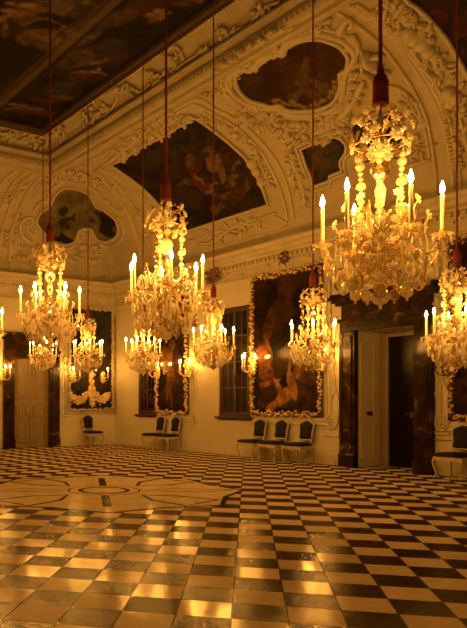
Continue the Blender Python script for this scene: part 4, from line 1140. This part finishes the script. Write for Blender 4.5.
# ------------------------------------------------------------------ crystal chandeliers
def petals(bm, c, nrm, r, n, h=.012):
    """a cut-glass rosette: a ring of petals round a button"""
    c = Vector(c); nrm = Vector(nrm).normalized(); t1 = nrm.orthogonal().normalized(); t2 = nrm.cross(t1)
    for i in range(n):
        a = 2*PI*i/n; d = t1*math.cos(a)+t2*math.sin(a); s = nrm.cross(d)
        ellipsoid(bm, c+d*r*.62, d*r*.42, s*r*.26, nrm*h, 6, 4)
    ellipsoid(bm, c+nrm*h, t1*r*.28, t2*r*.28, nrm*r*.22, 8, 5)
def make_chandelier(sc, n, label, seed):
    rr = random.Random(seed)
    root = thing('crystal_chandelier', label, 'chandelier')
    def fin(bm):
        bmesh.ops.scale(bm, verts=bm.verts[:], vec=(sc,sc,sc)); return bm
    def part(name, bm, mat, smooth=True): return obj(name, fin(bm), mat, root, smooth)
    # rope, tassel
    bm = NB(); tube(bm, [(0,0,0),(0,0,1)], .020 if sc == 1 else .014, 8); part_r = obj('rope', bm, 'rope', root, True); part_r.location = (0,0,2.48*sc)
    bm = NB(); lathe(bm, [(.012,2.06),(.012,2.13)], 8); lathe(bm, [(.0,2.12),(.082,2.12),(.078,2.16),(.076,2.30),(.078,2.37),(.062,2.385),(.064,2.41),(.050,2.43),(.034,2.45),(.038,2.48),(.02,2.53),(.014,2.58)], 14, lobes=(7,.05))
    part('tassel', bm, 'velvet')
    # central shaft of turned glass
    bm = NB(); tube(bm, [(0,0,.22),(0,0,2.08)], .014, 6); part('shaft', bm, 'brass')
    for prof, nn_, tw in (([(.03,.68),(.06,.75),(.04,.80),(.025,.85)], 9, .2), ([(.025,.85),(.048,.91),(.062,.97),(.048,1.02),(.022,1.07)], 8, .25),
                      ([(.022,1.07),(.036,1.11),(.052,1.18),(.056,1.24),(.03,1.31)], 8, .22), ([(.03,1.31),(.05,1.35),(.088,1.40),(.104,1.46),(.09,1.51),(.03,1.56)], 11, .16),
                      ([(.025,1.56),(.045,1.60),(.05,1.65),(.025,1.70)], 8, .25), ([(.025,1.70),(.04,1.76),(.028,1.84),(.035,1.92),(.015,2.06)], 7, .2)):
        bm = NB(); lathe(bm, prof, nn_, twist=tw); part('shaft_knop', bm, 'crystal', False)
    bm = NB(); lathe(bm, [(.0,.24),(.06,.26),(.085,.31),(.10,.40),(.12,.46),(.15,.50),(.19,.56),(.20,.60),(.18,.63),(.12,.65),(.10,.68),(.05,.70)], 12, twist=.13, lobes=(6,.07))
    part('vase', bm, 'vaseglass', False)
    # crown: brass hoop, ribs and glass flowers
    bm = NB(); tube(bm, [(.25*math.cos(2*PI*i/24), .25*math.sin(2*PI*i/24), 1.72) for i in range(24)], .010, 6, True)
    for i in range(n):
        a = 2*PI*i/n; c, s = math.cos(a), math.sin(a)
        tube(bm, smooth_pts([(.25*c,.25*s,1.72),(.30*c,.30*s,1.86),(.24*c,.24*s,1.97),(.12*c,.12*s,1.92),(.02*c,.02*s,1.82)], 4), .007, 5)
        tube(bm, [(.25*c,.25*s,1.72),(.1*c,.1*s,1.66),(.03*c,.03*s,1.62)], .007, 5)
    part('crown', bm, 'brass')
    def rosette(r, n_, h): 
        bm = NB(); petals(bm, (0,0,0), (1,0,0), r, n_, h); return mk('glass_flower', fin(bm), 'crystal', False)
    f_l, f_m, f_s = rosette(.075, 8, .018), rosette(.055, 7, .015), rosette(.042, 7, .013)
    def bead(r):
        bm = NB(); lathe(bm, [(0,-r*1.2),(r*.7,-r*.75),(r,0),(r*.7,r*.75),(0,r*1.2)], 8); return mk('glass_bead', fin(bm), 'crystal', False)
    b_m, b_s = bead(.034), bead(.022)
    def put(name, me, parent, r, ang, z, tilt=0):
        o = inst(name, me, parent, (r*math.cos(ang)*sc, r*math.sin(ang)*sc, z*sc), ang); o.rotation_euler = (0, -tilt, ang); return o
    # hanging rods strung with cut beads, from the crown down to the branches
    bm = NB(); tube(bm, [(.25,0,1.70),(.235,0,1.45),(.225,0,1.2),(.235,0,1.0),(.26,0,.84)], .007, 5)
    for z, r in ((1.62,.034),(1.545,.050),(1.47,.030),(1.41,.026),(1.335,.052),(1.26,.028),(1.17,.038),(1.10,.026),(1.03,.048),(.955,.030),(.89,.036)):
        x = .25 - .028*math.sin((1.70-z)/.86*PI)
        lathe(bm, [(0,-r),(r*.75,-r*.55),(r,0),(r*.75,r*.55),(0,r)], 8, (x,0,z))
    strand = mk('bead_strand', fin(bm), 'crystal', False)
    # S-curved branch with flowers, its pan, candle and flame
    R = .57
    bm = NB(); P = smooth_pts([(.08,0,.50),(.17,0,.40),(.30,0,.34),(.42,0,.38),(.50,0,.48),(.55,0,.58),(R,0,.67)], 5)
    tube(bm, P, [.019-.006*i/(len(P)-1) for i in range(len(P))], 7)
    tube(bm, smooth_pts([(.12,0,.56),(.22,0,.72),(.33,0,.74),(.38,0,.66),(.33,0,.60),(.28,0,.64)], 4), .012, 6)
    tube(bm, smooth_pts([(.34,0,.34),(.30,0,.24),(.36,0,.18),(.41,0,.23),(.38,0,.27)], 4), .011, 6)
    tube(bm, smooth_pts([(.30,0,.74),(.33,0,.86),(.31,0,1.0),(.35,0,1.10)], 4), .007, 5); tube(bm, smooth_pts([(.42,0,.40),(.44,0,.62),(.41,0,.80),(.45,0,.92)], 4), .007, 5)
    branch = mk('branch', fin(bm), 'crystal', True)
    bm = NB(); lathe(bm, [(0,-.05),(.02,-.045),(.028,-.02),(.018,0),(.05,.008),(.098,.022),(.102,.030),(.05,.020),(.026,.024),(.024,.075),(.017,.08)], 16, lobes=(8,.10))
    pan = mk('drip_pan', fin(bm), 'clear', False)
    bm = NB(); lathe(bm, [(.020,0),(.0205,.03),(.019,.37),(.013,.378)], 10); candle = mk('candle', fin(bm), 'wax')
    fl = mk('flame', fin(flame_bm(1.6)), 'flame')
    # drops of several cuts
    def drop(L, w, hook=True):
        bm = NB(); lathe(bm, [(0,-L),(w*.55,-L*.78),(w,-L*.48),(w*.75,-L*.25),(.004,-L*.12),(.003,0)], 6); 
        ellipsoid(bm, (0,0,-L*.06), Vector((w*.4,0,0)), Vector((0,w*.4,0)), Vector((0,0,w*.4)), 6, 4)
        return mk('crystal_drop', fin(bm), 'crystal', False)
    d_s, d_m, d_l = drop(.09,.020), drop(.14,.027), drop(.20,.023)
    bm = NB(); lathe(bm, [(0,-.17),(.016,-.155),(.010,-.135),(.046,-.115),(.064,-.078),(.050,-.068),(.060,-.045),(.030,-.022),(.012,-.01),(.018,.01),(0,.03)], 9, twist=.17); ball = mk('ball_drop', fin(bm), 'crystal', False)
    bm = NB(); lathe(bm, [(0,-.21),(.018,-.19),(.012,-.165),(.065,-.14),(.095,-.095),(.078,-.082),(.090,-.05),(.045,-.02),(.018,0),(.026,.02),(0,.05)], 11, twist=.14); bigball = mk('ball_drop', fin(bm), 'crystal', False)
    bm = NB(); lathe(bm, [(.03,0),(.035,.02),(.015,.05),(.03,.09),(.038,.13),(.024,.2),(.03,.23),(.012,.30),(.016,.33),(0,.40)], 6); spire = mk('spire', fin(bm), 'crystal', False)
    # garlands between neighbouring branches
    gars = []
    for (ra, za, sag, nb, rb) in ((.55,.70,.20,15,.0185),(.25,1.0,.12,9,.0185),(.36,.42,.14,10,.018)):
        bm = NB(); wire = []
        for i in range(nb+1):
            f = i/nb; ang = 2*PI/n*f; q = ra*(1-.10*math.sin(PI*f)); wire.append((q*math.cos(ang), q*math.sin(ang), za - sag*math.sin(PI*f)))
        tube(bm, wire, .004, 4)
        for w in wire[:-1]: ellipsoid(bm, w, Vector((rb,0,0)), Vector((0,rb,0)), Vector((0,0,rb)), 6, 4)
        gars.append(mk('bead_garland', fin(bm), 'crystal', False))
    inst('ball_drop', bigball, root, (0,0,.21*sc))
    for i in range(n):
        a = 2*PI*i/n; h = PI/n
        for args in ((f_l,.27,a+.1,1.73,.1),(f_m,.30,a,1.88,.3),(f_m,.235,a+.38,1.81,.2),(f_m,.15,a,1.62,-.3),(f_s,.20,a+.15,1.99,.9),(f_s,.29,a+.42,1.65,0)):
            put('crown_flower', args[0], root, *args[1:])
        put('crown_bead', b_m, root, .25, a, 2.0); put('crown_bead', b_s, root, .13, a+.4, 2.05); put('crown_bead', b_s, root, .31, a+.3, 1.77); put('crown_bead', b_s, root, .10, a, 1.92)
        if i % 2 == 0 or sc < 1:
            inst('bead_strand', strand, root, (0,0,0), a + h); put('strand_flower', f_m, root, .27, a+h, 1.36, 0); put('strand_flower', f_s, root, .26, a+h, 1.08, 0)
        b = inst('branch', branch, root, (0,0,0), a)
        for args in ((f_l,.33,0,.77,1.2),(f_m,.47,.06,.46,.2),(f_m,.36,-.16,.38,.0),(f_m,.53,-.08,.62,.2),(f_m,.28,.2,.52,.3),(f_m,.43,0,.27,-.3),(f_s,.58,.06,.70,0),(f_s,.22,-.1,.66,.6),(f_m,.35,0,1.11,.4),(f_s,.33,.08,.98,.2),(f_m,.45,0,.93,.3),(f_s,.42,-.07,.80,.2),(f_s,.33,-.1,.86,.1)):
            put('branch_flower', args[0], b, *args[1:])
        inst('drip_pan', pan, b, (R*sc,0,.70*sc)); inst('candle', candle, b, (R*sc,0,.75*sc)); inst('flame', fl, b, (R*sc,0,1.135*sc))
        for g_ in gars: inst('bead_garland', g_, root, (0,0,0), a)
        px, py = R*math.cos(a), R*math.sin(a)
        for k in range(4):
            e = 2*PI*k/4 + a + .4
            inst('crystal_drop', d_m if k % 2 else d_s, root, ((px+.088*math.cos(e))*sc, (py+.088*math.sin(e))*sc, .715*sc), e)
        for rad, z, dd, off_ in ((.45,.42,d_l,0),(.34,.33,d_m,.02),(.40,.60,d_l,h),(.52,.54,d_m,.16),(.48,.50,d_l,h),(.30,.50,d_m,h*.6),(.22,.58,d_l,h*1.4),(.37,.45,d_m,h*.5),(.55,.58,d_l,-.12),(.50,.44,d_m,.22),(.44,.36,d_m,h),(.26,.40,d_l,h*.9),(.18,.44,d_m,0)):
            inst('crystal_drop', dd, root, (rad*math.cos(a+off_)*sc, rad*math.sin(a+off_)*sc, z*sc), a)
        if i % 2 == 0: inst('spire', spire, root, (.20*math.cos(a)*sc, .20*math.sin(a)*sc, .72*sc), a)
        inst('ball_drop', ball, root, (.29*math.cos(a+h)*sc, .29*math.sin(a+h)*sc, (.26+.06*(i%2))*sc), a)
        if i % 2 == 0: inst('ball_drop', ball, root, (.15*math.cos(a+h)*sc, .15*math.sin(a+h)*sc, .23*sc), a)
    return root
def hang(o, x, y, zb, rz, hook, sc):
    o.location = (x, y, zb); o.rotation_euler = (0,0,rz)
    for ch in o.children:
        if ch.name.startswith('rope'): ch.scale = (1,1,hook-zb-2.48*sc)
LX, SX = 6.3, 9.37
big_specs = [(4.42, 2.45, math.radians(-57), 'largest of the crystal chandeliers, hanging high before the dark marble doorway'),
             (7.98, 2.36, math.radians(-61), 'big crystal chandelier with its tassel in front of the battle fresco'),
             (11.57, 2.46, math.radians(-28.5), 'big crystal chandelier under the green-grey corner fresco, before the cream double door'),
             (15.15, 2.46, .55, 'crystal chandelier cut off by the left picture edge, only a candle showing')]
big0 = make_chandelier(1.0, 6, 'x', 1)
small_specs = [(43, 372, .3, 'small crystal chandelier showing beneath the big one before the cream double door'), (88, 374, .1, 'small crystal chandelier hanging before the back-wall swag painting'),
               (143, 376, .6, 'small crystal chandelier in front of the narrow window, beneath a bigger one'), (213.5, 371, .2, 'small crystal chandelier hanging in front of the wide window and its leafy cartouche'),
               (313, 373, -.35, 'small crystal chandelier hanging between the reclining nude painting and the doorway'), (457, 372, .8, 'small crystal chandelier beside the marble doorway, cut by the picture edge')]
small0 = make_chandelier(.70, 6, 'x', 2)
for i, (y, zb, rz, lab) in enumerate(big_specs):
    o = big0 if i == 0 else copy_tree(big0); hang(o, LX, y, zb, rz, CZ, 1.0); o['label'] = lab; o['group'] = 'big chandeliers along the middle of the hall'
for i, (px, py, rz, lab) in enumerate(small_specs):
    d = ray(px, 400); y = SX/d.x*d.y; z = SX/d.x
    zb = EYE + (HOR-py)*z/FPX
    o = small0 if i == 0 else copy_tree(small0); hang(o, SX, y, zb, rz, 9.22, .70); o['label'] = lab; o['group'] = 'small chandeliers along the ceiling edge'

# ------------------------------------------------------------------ rosette let into the floor
RC = on_z(104, 490.3, 0); RA = PI/2-A          # its axes follow the line of sight through the hall
fl_parent = floor
def inlay(name, fn, mat, z):
    bm = NB(); fn(bm); bmesh.ops.translate(bm, verts=bm.verts[:], vec=(RC.x, RC.y, z)); o = obj(name, bm, mat, fl_parent); return o
def pol(r, a): return Vector((r*math.cos(RA+a), r*math.sin(RA+a), 0))
def line(bm, pts, w, closed=False):
    N = len(pts); L = []
    for i in range(N):
        a = pts[i-1] if (i or closed) else pts[i]; b = pts[(i+1) % N] if (i < N-1 or closed) else pts[i]
        d = (b-a); n = Vector((-d.y, d.x, 0)).normalized()*w/2; L.append((bm.verts.new(pts[i]+n), bm.verts.new(pts[i]-n)))
    for i in range(N if closed else N-1):
        (p, q), (r, s) = L[i], L[(i+1) % N]; bm.faces.new((p, q, s, r))
def bed(bm):
    bm.faces.new([bm.verts.new(pol(2.35 if k % 2 == 0 else 2.05, 2*PI*k/16)) for k in range(16)])
inlay('inlay_bed', bed, 'inlay_pale', .0012)
def lines(bm):
    line(bm, [pol(2.35 if k % 2 == 0 else 2.05, 2*PI*k/16) for k in range(16)], .085, True)
    line(bm, [pol(.40, 2*PI*k/40) for k in range(40)], .085, True)
    line(bm, [pol(.60, 2*PI*k/40) for k in range(40)], .03, True)
    for k in range(8):
        a = 2*PI*k/8
        if k in (0, 4): continue
        if k % 2 == 0:
            line(bm, [pol(.62,a), pol(1.25,a+.16), pol(2.0,a+.05), pol(2.2,a), pol(2.0,a-.05), pol(1.25,a-.16)], .05, True)
        else:
            line(bm, [pol(.85,a), pol(1.35,a+.24), pol(2.05,a+.20), pol(2.0,a), pol(2.05,a-.20), pol(1.35,a-.24)], .075, True)
    for a in (0, PI): line(bm, [pol(.62,a), pol(1.8,a)], .13)
inlay('inlay_lines', lines, 'inlay_dark', .0024)

# ------------------------------------------------------------------ camera, world, view
cam = bpy.data.cameras.new('camera'); co = bpy.data.objects.new('camera', cam); COL.objects.link(co)
cam.sensor_fit = 'HORIZONTAL'; cam.sensor_width = 36; cam.lens = 36*FPX/467
cam.shift_x = (467/2-CX)/467; cam.shift_y = (HOR-628/2)/467
co.location = CAM; co.rotation_euler = (PI/2, 0, -A); cam.clip_start = .05
scene.camera = co
w = bpy.data.worlds.new('world'); scene.world = w; w.use_nodes = True
w.node_tree.nodes['Background'].inputs['Color'].default_value = (1,.5,.15,1); w.node_tree.nodes['Background'].inputs['Strength'].default_value = .0
vs = scene.view_settings
scene.display_settings.display_device = 'sRGB'
vs.view_transform = 'Standard'; vs.look = 'None'; vs.gamma = 1; vs.use_curve_mapping = False; vs.exposure = 0
cy = scene.cycles
cy.use_denoising = True; cy.sample_clamp_indirect = 4; cy.sample_clamp_direct = 0
cy.caustics_reflective = False; cy.caustics_refractive = False
cy.max_bounces = 10; cy.transmission_bounces = 8; cy.glossy_bounces = 4; cy.diffuse_bounces = 4
